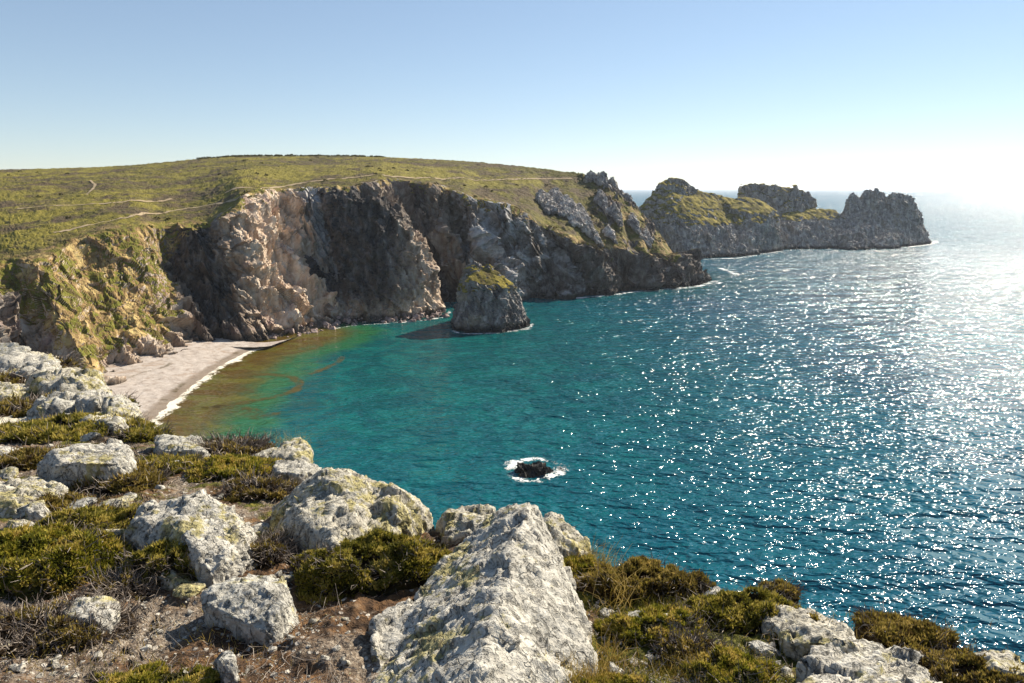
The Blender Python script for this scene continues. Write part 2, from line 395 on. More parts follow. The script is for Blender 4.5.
MAT_GREEN = leaf_material('green_cushion_leaf', [(0.0, (0.034, 0.026, 0.010)), (0.3, (0.090, 0.090, 0.012)), (0.6, (0.20, 0.195, 0.020)), (0.8, (0.33, 0.27, 0.035)), (1.0, (0.50, 0.37, 0.10))])
MAT_TWIG = leaf_material('heather_twig', [(0.0, (0.07, 0.052, 0.042)), (0.5, (0.20, 0.16, 0.13)), (1.0, (0.42, 0.36, 0.30))], 0.0)
MAT_GRASS = leaf_material('dry_grass', [(0.0, (0.09, 0.10, 0.016)), (0.4, (0.20, 0.18, 0.03)), (0.7, (0.42, 0.30, 0.07)), (1.0, (0.60, 0.46, 0.18))], 0.35)

# ------------------------------------------------------------------ headland sheet (cliff + hill)
# base pixel, base z | rim pixel, rim Y | crest pixel, crest Y | veg cut, ochre (rock tint, also paints sunlit faces light and shaded ones dark), pale
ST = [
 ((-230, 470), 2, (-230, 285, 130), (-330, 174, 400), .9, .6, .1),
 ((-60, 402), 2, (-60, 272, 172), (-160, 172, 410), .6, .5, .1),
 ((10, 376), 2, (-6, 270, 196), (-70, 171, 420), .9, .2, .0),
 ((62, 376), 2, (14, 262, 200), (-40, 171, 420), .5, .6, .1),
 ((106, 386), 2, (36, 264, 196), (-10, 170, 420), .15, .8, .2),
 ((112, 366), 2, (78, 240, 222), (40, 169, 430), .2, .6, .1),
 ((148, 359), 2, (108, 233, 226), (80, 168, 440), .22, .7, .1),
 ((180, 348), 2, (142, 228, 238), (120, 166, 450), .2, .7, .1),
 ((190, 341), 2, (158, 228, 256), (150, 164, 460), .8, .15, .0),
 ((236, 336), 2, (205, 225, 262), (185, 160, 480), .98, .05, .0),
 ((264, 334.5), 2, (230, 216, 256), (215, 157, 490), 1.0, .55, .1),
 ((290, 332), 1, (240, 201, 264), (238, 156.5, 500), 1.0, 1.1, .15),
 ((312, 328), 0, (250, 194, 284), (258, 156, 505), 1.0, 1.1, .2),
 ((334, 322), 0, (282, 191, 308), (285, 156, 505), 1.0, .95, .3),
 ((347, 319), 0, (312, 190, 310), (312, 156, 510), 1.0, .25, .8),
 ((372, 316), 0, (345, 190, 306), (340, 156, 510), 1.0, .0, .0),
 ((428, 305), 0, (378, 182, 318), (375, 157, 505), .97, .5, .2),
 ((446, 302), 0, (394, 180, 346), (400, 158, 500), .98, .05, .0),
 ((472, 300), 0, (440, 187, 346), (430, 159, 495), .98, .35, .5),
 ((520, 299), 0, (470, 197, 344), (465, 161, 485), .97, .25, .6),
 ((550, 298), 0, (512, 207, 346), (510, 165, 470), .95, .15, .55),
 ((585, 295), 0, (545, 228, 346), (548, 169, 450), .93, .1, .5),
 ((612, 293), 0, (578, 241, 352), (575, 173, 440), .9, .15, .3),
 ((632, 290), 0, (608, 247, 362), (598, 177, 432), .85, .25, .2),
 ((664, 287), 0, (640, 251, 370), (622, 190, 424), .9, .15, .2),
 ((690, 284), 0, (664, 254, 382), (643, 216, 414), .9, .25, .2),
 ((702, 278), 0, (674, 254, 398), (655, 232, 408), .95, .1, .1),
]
B = [on_z(*s[0], s[1]) for s in ST]; RM = [at_Y(s[2][0], s[2][1], s[2][2]) for s in ST]; CR = [at_Y(s[3][0], s[3][1], s[3][2]) for s in ST]
BK = []
for i, c in enumerate(CR):
    k = max(0.0, min(1.0, (i - 17) / 6.0))
    BK.append(c * 1.0 + np.array([0, 220 * (1 - k) + 45 * k, 0])); BK[-1][2] = (c[2] - 14) * (1 - k) + (-3) * k
B, RM, CR, BK = map(np.array, (B, RM, CR, BK))
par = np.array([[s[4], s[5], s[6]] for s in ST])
# the coast runs on beyond the left edge of the picture
B = np.concatenate([[[-900, 20, 0], [-430, 95, 0]], B]); RM = np.concatenate([[[-915, 60, 42], [-440, 125, 40]], RM])
CR = np.concatenate([[[-1000, 420, 62], [-640, 430, 62]], CR]); BK = np.concatenate([[[-1000, 640, 48], [-640, 650, 48]], BK])
par = np.concatenate([par[:1], par[:1], par])
seg = np.maximum(np.linalg.norm(np.diff(B[:, :2], axis=0), axis=1), np.linalg.norm(np.diff(RM[:, :2], axis=0), axis=1))
seg = np.maximum(seg, 6); seg[0] *= 0.05; seg[1] *= 0.10; seg[2:4] *= 0.35
cum = np.concatenate([[0], np.cumsum(seg)]); NC = 1000
us = np.linspace(0, cum[-1], NC)
def lerp_st(A, s=5): 
    o = np.stack([np.interp(us, cum, A[:, k]) for k in range(A.shape[1])], 1)
    return blur(o, s, 0)
b, r, c_, bk, pr = lerp_st(B, 7), lerp_st(RM, 7), lerp_st(CR, 18), lerp_st(BK, 18), lerp_st(par, 6)
# buttresses: the face steps towards the cove, then back sharply on its right-hand flank
ph = us / 26.0 + 0.7 * perlin(np.stack([us / 40, us * 0 + 3.3, us * 0], 1)); ph = ph - np.floor(ph)
saw = np.where(ph < 0.72, ph / 0.72, (1 - ph) / 0.28) - 0.5
sw = saw * sstep(0.60, 0.68, us / cum[-1]) * sstep(0.995, 0.95, us / cum[-1])
sw = blur(sw[:, None], 3, 0)[:, 0]
b[:, 1] -= 13.0 * sw; r[:, 1] -= 9.0 * sw
NV1, NV2, NV3 = 210, 170, 16
v1 = np.linspace(0, 1, NV1)
base = b + (b - r) * 0.10; base[:, 2] = -3.0
prof = v1 ** 0.85
cl = base[None] * (1 - prof[:, None, None]) + r[None] * prof[:, None, None]
cl[..., 2] = base[None, :, 2] * (1 - v1[:, None]) + r[None, :, 2] * v1[:, None]
t2 = np.linspace(0, 1, NV2 + 1)[1:] ** 1.5
pl = r[None] * (1 - t2[:, None, None]) + c_[None] * t2[:, None, None]
hump = np.sin(np.pi * t2)[:, None] * 1.5
pl[..., 2] += hump
t3 = np.linspace(0, 1, NV3 + 1)[1:]
bb = c_[None] * (1 - t3[:, None, None]) + bk[None] * t3[:, None, None]
bb[..., 2] = c_[None, :, 2] * (1 - t3[:, None] ** 2) + bk[None, :, 2] * t3[:, None] ** 2
G = np.concatenate([cl, pl, bb]); NR = len(G)
nrm = grid_normals(blur(blur(G, 6, 1), 4, 0)); 
if nrm[:NV1, :, 1].mean() > 0: nrm = -nrm
P = G.reshape(-1, 3); vfull = np.concatenate([v1, 1 + t2, 2 + t3])[:, None].repeat(NC, 1).ravel()
rot = np.array([[0.94, 0.1, 0.33], [-0.05, 0.98, -0.18], [-0.34, 0.15, 0.93]])
Pw = P @ rot.T
warp = np.stack([fbm(P / 9 + 3.1, 3), fbm(P / 9 + 8.2, 3), fbm(P / 9 + 5.5, 3)], 1)
big = ridged(Pw * np.array([1 / 26, 1 / 26, 1 / 70]) + 2.2, 3, 0.55)
mid = ridged((Pw + 1.5 * warp) * np.array([1 / 8.5, 1 / 8.5, 1 / 20]), 4, 0.55)
wa = facets((Pw + 1.0 * warp) / np.array([11, 11, 17.])); wc = facets((Pw + 0.8 * warp) / np.array([4.6, 4.6, 7.5])); xc = facets((Pw + 0.5 * warp) / np.array([1.7, 1.7, 2.6]))
vegcut = np.tile(pr[:, 0], (NR, 1)).ravel()
cliffm = sstep(1.06, 0.93, vfull) * sstep(-0.0, 0.06, vfull)
soft = 1 - 0.62 * sstep(vegcut - 0.15, vegcut + 0.1, vfull)
bq_ = (P + 2.0 * warp) @ np.array([0.80, 0.15, 0.58])
def sawf(q):
    f = q - np.floor(q); return np.where(f < 0.75, f / 0.75, (1 - f) / 0.25) - 0.5
beds = 1.5 * sawf(bq_ / 4.3 + 0.5 * fbm(P / 14, 2)) + 0.7 * sawf(bq_ / 1.7 + fbm(P / 9 + 4, 2))
colx = np.tile(us / cum[-1], (NR, 1)).ravel()
east = sstep(0.55, 0.72, colx)
disp = (beds + (4.4 + 2.6 * east) * (big - 0.55) + 1.0 * (mid - 0.5) + 4.2 * wa + 2.6 * wc + 0.9 * xc + 0.2 * fbm(P / 1.0, 3)) * soft * cliffm
P2 = P + nrm.reshape(-1, 3) * disp[:, None]
platm = sstep(0.98, 1.05, vfull)
P2[:, 2] += platm * (1.0 * fbm(P / 22, 4) * sstep(1.0, 1.15, vfull) * sstep(2.0, 1.8, vfull) + 0.45 * fbm(P / 3.2 + 9, 4) + 0.3 * np.maximum(0, ridged(P / 1.4, 2) - 0.6))
# lip of the cliff wanders in and out
G2 = P2.reshape(NR, NC, 3); N2 = grid_normals(G2); 
if N2[NV1 + 40:, :, 2].mean() < 0: N2 = -N2
nz = N2[..., 2].ravel()
veg = sstep(vegcut - 0.06, vegcut + 0.06, vfull + (0.10 + 0.16 * east) * fbm(P / np.array([5, 5, 12.]), 3)) * (0.35 + 0.65 * sstep(0.18, 0.5, nz)) + 0.35 * sstep(0.55, 0.85, nz) * (vfull < 1)
veg = np.where(vfull > 1.04, 1.0, veg)
# the far end of the headland is rockier: bare outcrops between the turf
rocky = sstep(0.80, 0.90, colx) * sstep(0.95, 1.1, vfull) * sstep(0.35, 0.75, 0.5 + 0.8 * fbm(P / 12 + 4, 4))
veg = np.clip(veg - 0.75 * rocky, 0, 1)
P2[:, 2] += rocky * (2.6 * wc + 1.6 * xc + 0.8)
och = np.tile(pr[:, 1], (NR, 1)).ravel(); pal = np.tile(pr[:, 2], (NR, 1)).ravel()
att = {'veg': veg, 'ochre_lit': np.clip(och, 0, 1), 'pale': pal, 'hgt': P2[:, 2], 'plateau': sstep(0.98, 1.08, vfull) * (1 - 0.8 * sstep(0.84, 0.92, colx))}
FQ = grid_faces(NR, NC)
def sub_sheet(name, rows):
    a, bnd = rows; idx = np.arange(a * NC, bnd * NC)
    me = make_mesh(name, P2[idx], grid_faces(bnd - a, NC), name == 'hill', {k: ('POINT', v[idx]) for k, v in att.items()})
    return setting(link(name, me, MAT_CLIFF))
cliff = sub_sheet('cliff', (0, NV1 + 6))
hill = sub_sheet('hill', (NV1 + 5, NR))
step_ = 3
Gs = P2.reshape(NR, NC, 3)[::step_, ::step_]; ns, ms = Gs.shape[:2]
BVH_HILL = BVHTree.FromPolygons(Gs.reshape(-1, 3).tolist(), grid_faces(ns, ms).tolist())
def hit_hill(x, y):
    d = Vector(ray(x, y)).normalized(); h = BVH_HILL.ray_cast(Vector((0, 0, CZ)), d)
    return None if h[0] is None else np.array(h[0])

# footpaths worn into the heath
def ribbon(name, pts, width, lift, material, smooth_n=6, jitter=0.0):
    pts = np.array(pts); n = max(24, int(np.linalg.norm(np.diff(pts, axis=0), axis=1).sum() / 1.5))
    s = np.concatenate([[0], np.cumsum(np.linalg.norm(np.diff(pts, axis=0), axis=1))]); u = np.linspace(0, s[-1], n)
    p = np.stack([np.interp(u, s, pts[:, k]) for k in range(3)], 1); p = blur(p, smooth_n, 0)
    d = np.gradient(p, axis=0); d[:, 2] = 0; d /= np.linalg.norm(d, axis=1)[:, None] + 1e-9
    side = np.stack([-d[:, 1], d[:, 0], np.zeros(n)], 1)
    w = width * (0.75 + 0.5 * (0.5 + perlin(np.stack([u / 9, u * 0, u * 0 + jitter], 1))))
    V = np.stack([p + side * w[:, None] * k for k in (-.5, -.17, .17, .5)], 0)
    out = V.reshape(-1, 3).copy()
    for i, q in enumerate(out):
        h = BVH_HILL.ray_cast(Vector((q[0], q[1], 200)), Vector((0, 0, -1)))
        if h[0] is not None: out[i, 2] = h[0][2] + lift
    return setting(link(name, make_mesh(name, out, grid_faces(4, n)), material))
for k, (pp, w) in enumerate([
    ([(222, 194), (262, 188), (300, 183), (335, 179), (362, 176.5), (400, 177), (432, 178)], 3.2),
    ([(432, 178), (470, 179), (510, 179.5), (545, 178.5), (575, 179)], 2.8),
    ([(48, 234), (75, 229), (105, 222), (124, 219), (150, 214), (185, 208), (215, 203), (240, 197)], 2.2),
    ([(12, 209), (40, 207), (70, 205), (110, 204), (150, 202), (175, 199)], 2.2),
    ([(86, 196), (92, 190), (96, 185), (90, 180)], 2.4)]):
    q = [hit_hill(*p) for p in pp]; q = [p for p in q if p is not None]
    ribbon('path', q, w * (0.72 if k < 4 else 0.42), 0.2, MAT_PATH, 3, k * 3.3)

# ------------------------------------------------------------------ rock masses built from hulls
def rock_mass(name, hulls, voxel, material, amp=1.0, size=6.0, cap=None, parent=None, smooth=2, capname='turf', squash=1.4):
    V, Q = remesh_hulls(hulls, voxel, smooth); n = vnormals(V, Q)
    if (n[:, 2] * (V[:, 2] - V[:, 2].mean())).sum() < 0: n = -n
    Vr = V @ rot.T; s = size
    wv = np.stack([fbm(V / (1.6 * s) + 3.1, 3), fbm(V / (1.6 * s) + 8.2, 3), fbm(V / (1.6 * s) + 5.5, 3)], 1) * 0.2 * s
    a = ridged((Vr + wv) / np.array([1.5 * s, 1.5 * s, 2.5 * s * squash]), 4, 0.55) - 0.5
    c1 = facets((Vr + wv * 0.6) / np.array([s, s, s * squash])); c2 = facets((Vr + wv * 0.4) / (0.4 * s * np.array([1, 1, squash]))); c3 = facets(Vr / (0.16 * s))
    bq2 = (V + wv) @ np.array([0.80, 0.15, 0.58])
    def sw_(q):
        f = q - np.floor(q); return np.where(f < 0.75, f / 0.75, (1 - f) / 0.25) - 0.5
    d = amp * s * (0.16 * sw_(bq2 / (0.7 * s)) + 0.08 * sw_(bq2 / (0.27 * s)) + 0.12 * a + 0.46 * c1 + 0.22 * c2 + 0.07 * c3 + 0.03 * fbm(V / (0.2 * s), 3))
    if cap is not None:
        capm = cap(V, n); d = d * (1 - 0.7 * capm)
    V2 = V + n * d[:, None]
    o = link(name, make_mesh(name, V2, Q, False), material, parent)
    if cap is not None:
        n2 = vnormals(V2, Q); n2 = n2 if (n2 * n).sum() > 0 else -n2
        mk = cap(V2, n2) + 0.35 * fbm(V / (0.9 * s) + 2, 3)
        fm = mk[Q].mean(1) > 0.5
        if fm.any():
            Qf = Q[fm]; used, inv = np.unique(Qf, return_inverse=True)
            Vc = V2[used] + n2[used] * (0.03 * s) ; Vc[:, 2] += 0.03 * s
            link(capname, make_mesh(capname, Vc, inv.reshape(-1, 4)), MAT_CAP, o)
    return o
def flat_cap(zmin, nzmin=0.55, zsoft=4.0, box=None):
    def f(V, n):
        k = sstep(nzmin, nzmin + 0.3, n[:, 2]) * sstep(zmin, zmin + zsoft, V[:, 2])
        return k
    return f
A = at_Y
def low(p, z=-4.0): return np.array([p[0], p[1], z])

# dark spur with the sunlit right-hand edge
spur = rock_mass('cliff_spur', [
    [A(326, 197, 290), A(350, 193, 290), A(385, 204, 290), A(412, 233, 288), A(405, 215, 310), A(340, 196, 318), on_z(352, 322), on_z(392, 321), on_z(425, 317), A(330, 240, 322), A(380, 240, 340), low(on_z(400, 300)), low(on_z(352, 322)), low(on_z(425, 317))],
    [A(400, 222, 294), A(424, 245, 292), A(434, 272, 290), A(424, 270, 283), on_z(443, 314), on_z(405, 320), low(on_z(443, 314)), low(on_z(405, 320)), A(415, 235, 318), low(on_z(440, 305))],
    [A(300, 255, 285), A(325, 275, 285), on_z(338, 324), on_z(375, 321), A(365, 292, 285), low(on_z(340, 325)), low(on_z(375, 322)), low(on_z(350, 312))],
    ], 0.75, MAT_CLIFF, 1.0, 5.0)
tag(spur, 'dark shadowed cliff spur with a sunlit edge behind the sea stack', 'cliff spur')
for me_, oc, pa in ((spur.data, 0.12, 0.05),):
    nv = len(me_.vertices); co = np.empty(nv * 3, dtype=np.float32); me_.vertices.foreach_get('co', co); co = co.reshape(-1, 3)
    edge_x = sstep(-52, -38, co[:, 0]) * 0.6 + 0.5 * sstep(12, 3, co[:, 2])  # paints the sunlit right edge into the tint; also pinkish rock at the foot
    for an, arr in (('veg', np.full(nv, 0.12)), ('ochre_lit', np.clip(0.05 + edge_x, 0, 1)), ('pale', np.full(nv, pa)), ('hgt', co[:, 2]), ('plateau', np.zeros(nv))):
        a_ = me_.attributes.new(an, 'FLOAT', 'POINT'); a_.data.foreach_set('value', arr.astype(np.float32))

# sea stack with its green cap
stack = rock_mass('sea_stack', [
    [on_z(452, 329), on_z(468, 332), on_z(500, 331.5), on_z(529, 326), on_z(515, 318), on_z(465, 318), low(on_z(450, 330)), low(on_z(468, 334)), low(on_z(503, 333)), low(on_z(532, 327)), low(on_z(515, 316)), low(on_z(462, 316)),
     A(456, 300, 258), A(463, 276, 262), A(480, 266, 266), A(497, 272, 264), A(513, 284, 262), A(519, 298, 260), A(470, 281, 254), A(503, 290, 255), A(527, 318, 258), A(490, 270, 276)],
    [A(462, 276, 262), A(468, 265, 263), A(474, 259, 264), A(482, 264, 265), A(478, 280, 258), A(466, 285, 258), A(476, 280, 272)],
    [A(482, 270, 264), A(488, 263, 265), A(494, 268, 266), A(492, 280, 260), A(484, 282, 262), A(488, 280, 272)],
    ], 0.42, MAT_SHORE, 0.8, 3.6, cap=lambda V, n: sstep(0.50, 0.75, n[:, 2]) * sstep(12, 15, V[:, 2]) * sstep(24.5, 22.5, V[:, 2]), capname='grass_cap')
tag(stack, 'steep sea stack with a green grassy cap standing in the cove', 'sea stack')

# half-drowned rock in the near water
islet = rock_mass('sea_rock', [[on_z(514, 472), on_z(522, 477), on_z(545, 475), on_z(554, 470), on_z(540, 466), on_z(520, 466), low(on_z(510, 474), -2), low(on_z(545, 478), -2), low(on_z(558, 470), -2), low(on_z(530, 462), -2),
    on_z(520, 466, 0.9), on_z(532, 464, 1.4), on_z(547, 467, 1.0), on_z(540, 469, 1.2)]], 0.16, MAT_SHORE, 0.9, 1.5)
tag(islet, 'small black rock awash in a ring of white foam below the cliff', 'rock')

# promontory beyond the headland
isl1 = rock_mass('rocky_islet', [
    [A(641, 212, 560), A(652, 196, 570), A(664, 184, 575), A(690, 190, 590), A(735, 199, 610), A(728, 226, 560), A(700, 224, 545), A(678, 218, 545), on_z(672, 256), on_z(700, 257.5), on_z(738, 256), on_z(748, 254), low(on_z(640, 252)), low(on_z(690, 259)), low(on_z(742, 257)), A(650, 205, 640), A(730, 205, 650), low(on_z(650, 236)), low(on_z(740, 238))],
    [A(652, 194, 575), A(660, 184, 578), A(668, 179, 580), A(675, 178, 582), A(688, 183, 584), A(697, 189, 590), A(690, 205, 570), A(655, 208, 575), A(670, 190, 610), A(690, 200, 610)],
    [A(655, 192, 574), A(659, 183, 576), A(664, 181, 578), A(668, 190, 580), A(660, 196, 570)],
    [A(678, 186, 580), A(682, 180, 582), A(688, 181, 583), A(692, 190, 584), A(684, 194, 576)],
    [A(688, 190, 584), A(694, 186, 586), A(700, 191, 588), A(694, 197, 582)],
    [A(665, 185, 577), A(669, 178, 580), A(674, 178.5, 580), A(680, 184, 580), A(674, 192, 585), A(668, 190, 570)],
    [A(643, 208, 565), A(650, 196, 570), A(656, 190, 575), A(660, 205, 580), A(650, 212, 560)],
    [A(722, 203, 590), A(745, 197, 600), A(764, 202, 605), A(775, 212, 598), A(779, 228, 590), on_z(781, 250), on_z(748, 253), on_z(730, 254), A(740, 212, 575), A(770, 215, 580), low(on_z(782, 250.5)), low(on_z(740, 256)), A(760, 215, 650), low(on_z(770, 240))],
    [on_z(735, 257), A(738, 240, 555), A(750, 232, 560), on_z(756, 254.5), low(on_z(757, 255)), low(on_z(733, 258)), low(on_z(745, 250)), A(752, 240, 575)],
    ], 0.95, MAT_GREY, 0.85, 8.0, cap=flat_cap(19, 0.50, 8))
tag(isl1, 'grass-topped rocky islet just beyond the tip of the headland', 'islet')
isl2 = rock_mass('rocky_islet', [
    [A(738, 194, 655), A(742, 186, 658), A(752, 184, 660), A(762, 184, 660), A(772, 189, 662), A(790, 188, 665), A(802, 191, 665), A(812, 199, 665), A(816, 215, 660), A(790, 225, 640), low(on_z(742, 247)), low(on_z(818, 247)), A(745, 195, 700), A(805, 200, 700), low(on_z(750, 240)), low(on_z(810, 240))],
    [A(748, 190, 658), A(755, 182.5, 660), A(763, 186, 660), A(760, 195, 665), A(752, 195, 655)],
    [A(738, 196, 655), A(741, 184, 657), A(747, 185, 658), A(749, 198, 658), A(743, 198, 650)],
    [A(770, 192, 660), A(775, 186, 662), A(783, 188, 664), A(785, 198, 664), A(776, 198, 656)],
    [A(802, 198, 662), A(806, 190, 664), A(812, 195, 664), A(814, 205, 664), A(806, 205, 658)],
    [A(786, 192, 662), A(795, 186, 664), A(802, 192, 664), A(795, 200, 670)],
    [A(795, 210, 655), A(812, 209, 655), A(836, 210, 660), A(846, 222, 645), A(842, 232, 630), on_z(845, 248.5), on_z(780, 249.5), A(800, 222, 630), A(780, 215, 640), low(on_z(845, 249)), low(on_z(780, 250)), low(on_z(840, 243)), A(830, 215, 690)],
    ], 1.0, MAT_GREY, 0.85, 8.0, cap=flat_cap(19, 0.58, 8))
tag(isl2, 'jagged rock ridge dipping to a grassy saddle, middle of the promontory', 'islet')
isl3 = rock_mass('rocky_islet', [
    [A(840, 218, 655), A(848, 207, 660), A(870, 203, 665), A(900, 204, 670), A(916, 212, 670), A(921, 222, 668), A(926, 234, 665), on_z(930, 243.5), on_z(900, 246.5), on_z(860, 248.5), on_z(838, 248.5), A(850, 226, 640), A(900, 222, 650), low(on_z(932, 244)), low(on_z(838, 250)), low(on_z(895, 248)), A(850, 210, 715), A(905, 212, 715), low(on_z(920, 240)), low(on_z(845, 240))],
    [A(843, 212, 654), A(846, 200, 658), A(852, 195, 660), A(860, 197, 662), A(864, 215, 660), A(852, 225, 645), A(855, 205, 690)],
    [A(860, 205, 658), A(863, 194, 660), A(870, 190, 663), A(877, 190, 665), A(885, 193, 667), A(888, 215, 660), A(872, 225, 646), A(875, 200, 695)],
    [A(868, 193, 661), A(872, 188, 663), A(877, 189, 664), A(879, 197, 662), A(873, 200, 656)],
    [A(887, 207, 660), A(889, 195, 662), A(894, 191.5, 665), A(904, 193, 668), A(911, 198, 669), A(914, 220, 665), A(898, 226, 650), A(900, 205, 695)],
    [A(908, 212, 664), A(911, 201, 667), A(916, 204, 668), A(922, 216, 668), A(924, 234, 664), A(914, 236, 656), A(915, 214, 690)],
    [A(846, 235, 640), A(858, 226, 642), A(866, 232, 640), on_z(870, 249.5), on_z(848, 250), low(on_z(870, 250)), low(on_z(848, 250.5)), A(858, 232, 655)],
    [A(880, 232, 646), A(890, 224, 648), A(898, 234, 646), on_z(902, 248.5), on_z(878, 249.2), low(on_z(902, 249)), low(on_z(878, 249.7)), A(890, 232, 660)],
    ], 0.95, MAT_GREY, 0.8, 8.0)
tag(isl3, 'bare blocky rock mass at the seaward end of the promontory', 'islet')
# outcrops on the headland
def outcrop(label, hulls, voxel=0.5, size=3.2, mat=None):
    o = rock_mass('rock_outcrop', hulls, voxel, mat or MAT_GREY, 1.0, size, squash=1.8); tag(o, label, 'rock outcrop'); return o
def crag_on(pts, d=5.0):
    """hull from pixel points over the hill: each point (x, y, rise) stands rise metres nearer than the slope"""
    out = []
    for x, y, back in pts:
        h = hit_hill(x, y); Y = h[1] if h is not None else 430
        out.append(A(x, y, Y - back)); out.append(A(x, y + 3, Y + 6))
    return out
outcrop('spiky grey crags on the skyline at the end of the grassy hill', [
    [A(584, 178, 428), A(590, 171, 430), A(597, 173, 430), A(600, 185, 424), A(586, 188, 424), A(592, 182, 440)],
    [A(594, 180, 426), A(601, 171, 428), A(607, 173, 428), A(610, 188, 420), A(598, 192, 420), A(602, 182, 438)],
    [A(604, 184, 424), A(611, 177, 426), A(616, 183, 426), A(622, 198, 416), A(608, 200, 416), A(614, 190, 436)],
    [A(614, 193, 420), A(621, 188, 422), A(629, 196, 420), A(634, 210, 412), A(620, 210, 412), A(624, 200, 430)]], 0.5, 3.4)
outcrop('pale grey rock ribs on the hillside below the skyline crags', [
    crag_on([(536, 197, 4), (541, 190, 8), (550, 196, 8), (557, 211, 8), (548, 213, 3)]),
    crag_on([(549, 194, 4), (555, 187, 9), (563, 196, 9), (570, 213, 9), (560, 216, 3)]),
    crag_on([(560, 206, 4), (566, 194, 10), (575, 206, 10), (583, 226, 9), (571, 224, 3)]),
    crag_on([(573, 216, 4), (579, 203, 9), (587, 214, 9), (595, 233, 8), (584, 232, 3)])], 0.42, 2.4, MAT_PALE)
outcrop('leaning grey slabs on the turf right of the pale ribs', [
    crag_on([(594, 200, 3), (600, 189, 8), (607, 199, 7), (608, 214, 5)]),
    crag_on([(608, 212, 3), (614, 203, 7), (621, 213, 7), (621, 226, 5)])], 0.42, 2.2)
outcrop('small grey ribs at the turf edge above the dark cliff', [
    crag_on([(587, 234, 3), (592, 226, 6), (599, 236, 6), (603, 246, 4)]),
    crag_on([(603, 232, 3), (608, 224, 6), (614, 233, 5), (617, 243, 4)])], 0.42, 2.0, MAT_PALE)
outcrop('lone grey rib in the turf nearest the tip of the headland', [
    crag_on([(627, 222, 3), (632, 212, 6), (638, 223, 6), (642, 236, 4)]),
    crag_on([(640, 236, 2), (646, 228, 5), (652, 240, 4), (650, 248, 3)])], 0.42, 2.0)
outcrop('low dark reef of broken rocks at the tip of the headland', [
    [on_z(684, 287), on_z(700, 285), on_z(712, 279.5), on_z(700, 274), low(on_z(684, 288)), low(on_z(712, 280)), A(690, 267, 390), A(700, 270, 392), A(682, 268, 386), A(705, 275, 390)]], 0.5, 3.0, MAT_SHORE)

# ------------------------------------------------------------------ beach
Wp = [(100, 462), (125, 442), (150, 424), (163, 412), (178, 399), (195, 385), (212, 372), (234, 359), (258, 348), (282, 341.5), (296, 338), (303, 335)]
Kp = [(0, 440), (50, 410), (85, 392), (100, 378), (115, 369), (148, 359), (180, 348), (205, 341), (240, 338), (268, 337), (284, 335.5), (292, 334)]
Wl = np.array([on_z(*p) for p in Wp]); Kl = np.array([on_z(*p, 2.2) for p in Kp])
nb = 220; ub = np.linspace(0, len(Wp) - 1, nb)
W_ = blur(np.stack([np.interp(ub, np.arange(len(Wp)), Wl[:, k]) for k in range(3)], 1), 7, 0)
K_ = blur(np.stack([np.interp(ub, np.arange(len(Kp)), Kl[:, k]) for k in range(3)], 1), 7, 0)
dirv = K_ - W_; ln = np.linalg.norm(dirv[:, :2], axis=1)
tb = np.linspace(0, 1, 90)
rows = []
for t in tb:
    dist = -14 + t * (ln + 28)
    p = W_ + dirv / ln[:, None] * dist[:, None]
    p[:, 2] = np.where(dist < 0, dist * 0.12, 2.2 * np.clip(ln / 26, 0.05, 1) * np.clip(dist / np.maximum(ln, 6), 0, 1.0) ** 0.8) + np.maximum(0, dist - ln) * 0.04
    rows.append(p)
Bg = np.array(rows); flat = Bg.reshape(-1, 3)
flat[:, 2] += 0.12 * fbm(flat / 3.0, 4)
beach = setting(link('beach', make_mesh('beach', flat, grid_faces(90, nb), True, {'wet': ('POINT', sstep(0.85, 0.15, flat[:, 2]))}), MAT_SAND))
# weed line on the beach
def strip_on(name, pts, width, mat, dens=(0.0, 0.6, 0.6, 0.0), z=0.02, beach_z=False, n=None, sm=4):
    pts = np.array(pts); s = np.concatenate([[0], np.cumsum(np.linalg.norm(np.diff(pts, axis=0), axis=1))])
    n = n or max(30, int(s[-1] / 0.8)); u = np.linspace(0, s[-1], n)
    p = blur(np.stack([np.interp(u, s, pts[:, k]) for k in range(3)], 1), sm, 0)
    d = np.gradient(p, axis=0); d[:, 2] = 0; d /= np.linalg.norm(d, axis=1)[:, None] + 1e-9
    side = np.stack([d[:, 1], -d[:, 0], np.zeros(n)], 1)
    w = np.asarray(width) * (0.7 + 0.6 * (0.5 + 0.8 * perlin(np.stack([u / 6, u * 0 + 2, u * 0], 1))))
    m = len(dens); V = []; D = []
    fade = np.minimum(1, np.minimum(np.linspace(0, 1, n), np.linspace(1, 0, n)) * 8)
    for k in range(m):
        V.append(p + side * (w * (k / (m - 1) - 0.5))[:, None]); D.append(dens[k] * fade)
    V = np.concatenate(V); V[:, 2] = z + (p[:, 2].max() * 0)
    if beach_z:
        Vz = V.copy()
        for i, q in enumerate(V):
            h = BVH_B.ray_cast(Vector((q[0], q[1], 50)), Vector((0, 0, -1)))
            V[i, 2] = (h[0][2] if h[0] is not None else 0) + z
    o = link(name, make_mesh(name, V, grid_faces(m, n), True, {'dens': ('POINT', np.concatenate(D))}), mat)
    return setting(o, 'stuff')
BVH_B = BVHTree.FromPolygons(flat.tolist(), grid_faces(90, nb).tolist())
strip_on('seaweed', [on_z(*p, 1.2) for p in [(118, 383), (135, 377), (150, 372), (165, 369), (176, 362)]], 3.2, MAT_KELP, (0, .5, .5, 0), 0.05, True)
strip_on('seaweed', [on_z(*p, 0.6) for p in [(150, 412), (165, 398), (180, 384), (200, 370), (222, 358), (250, 347)]], 4.5, MAT_KELP, (0, .30, .36, 0), 0.05, True)
strip_on('foam', W_[18:-34], 6.5, MAT_BFOAM, (0.1, .45, .78, .74, .40, 0.0), 0.09)

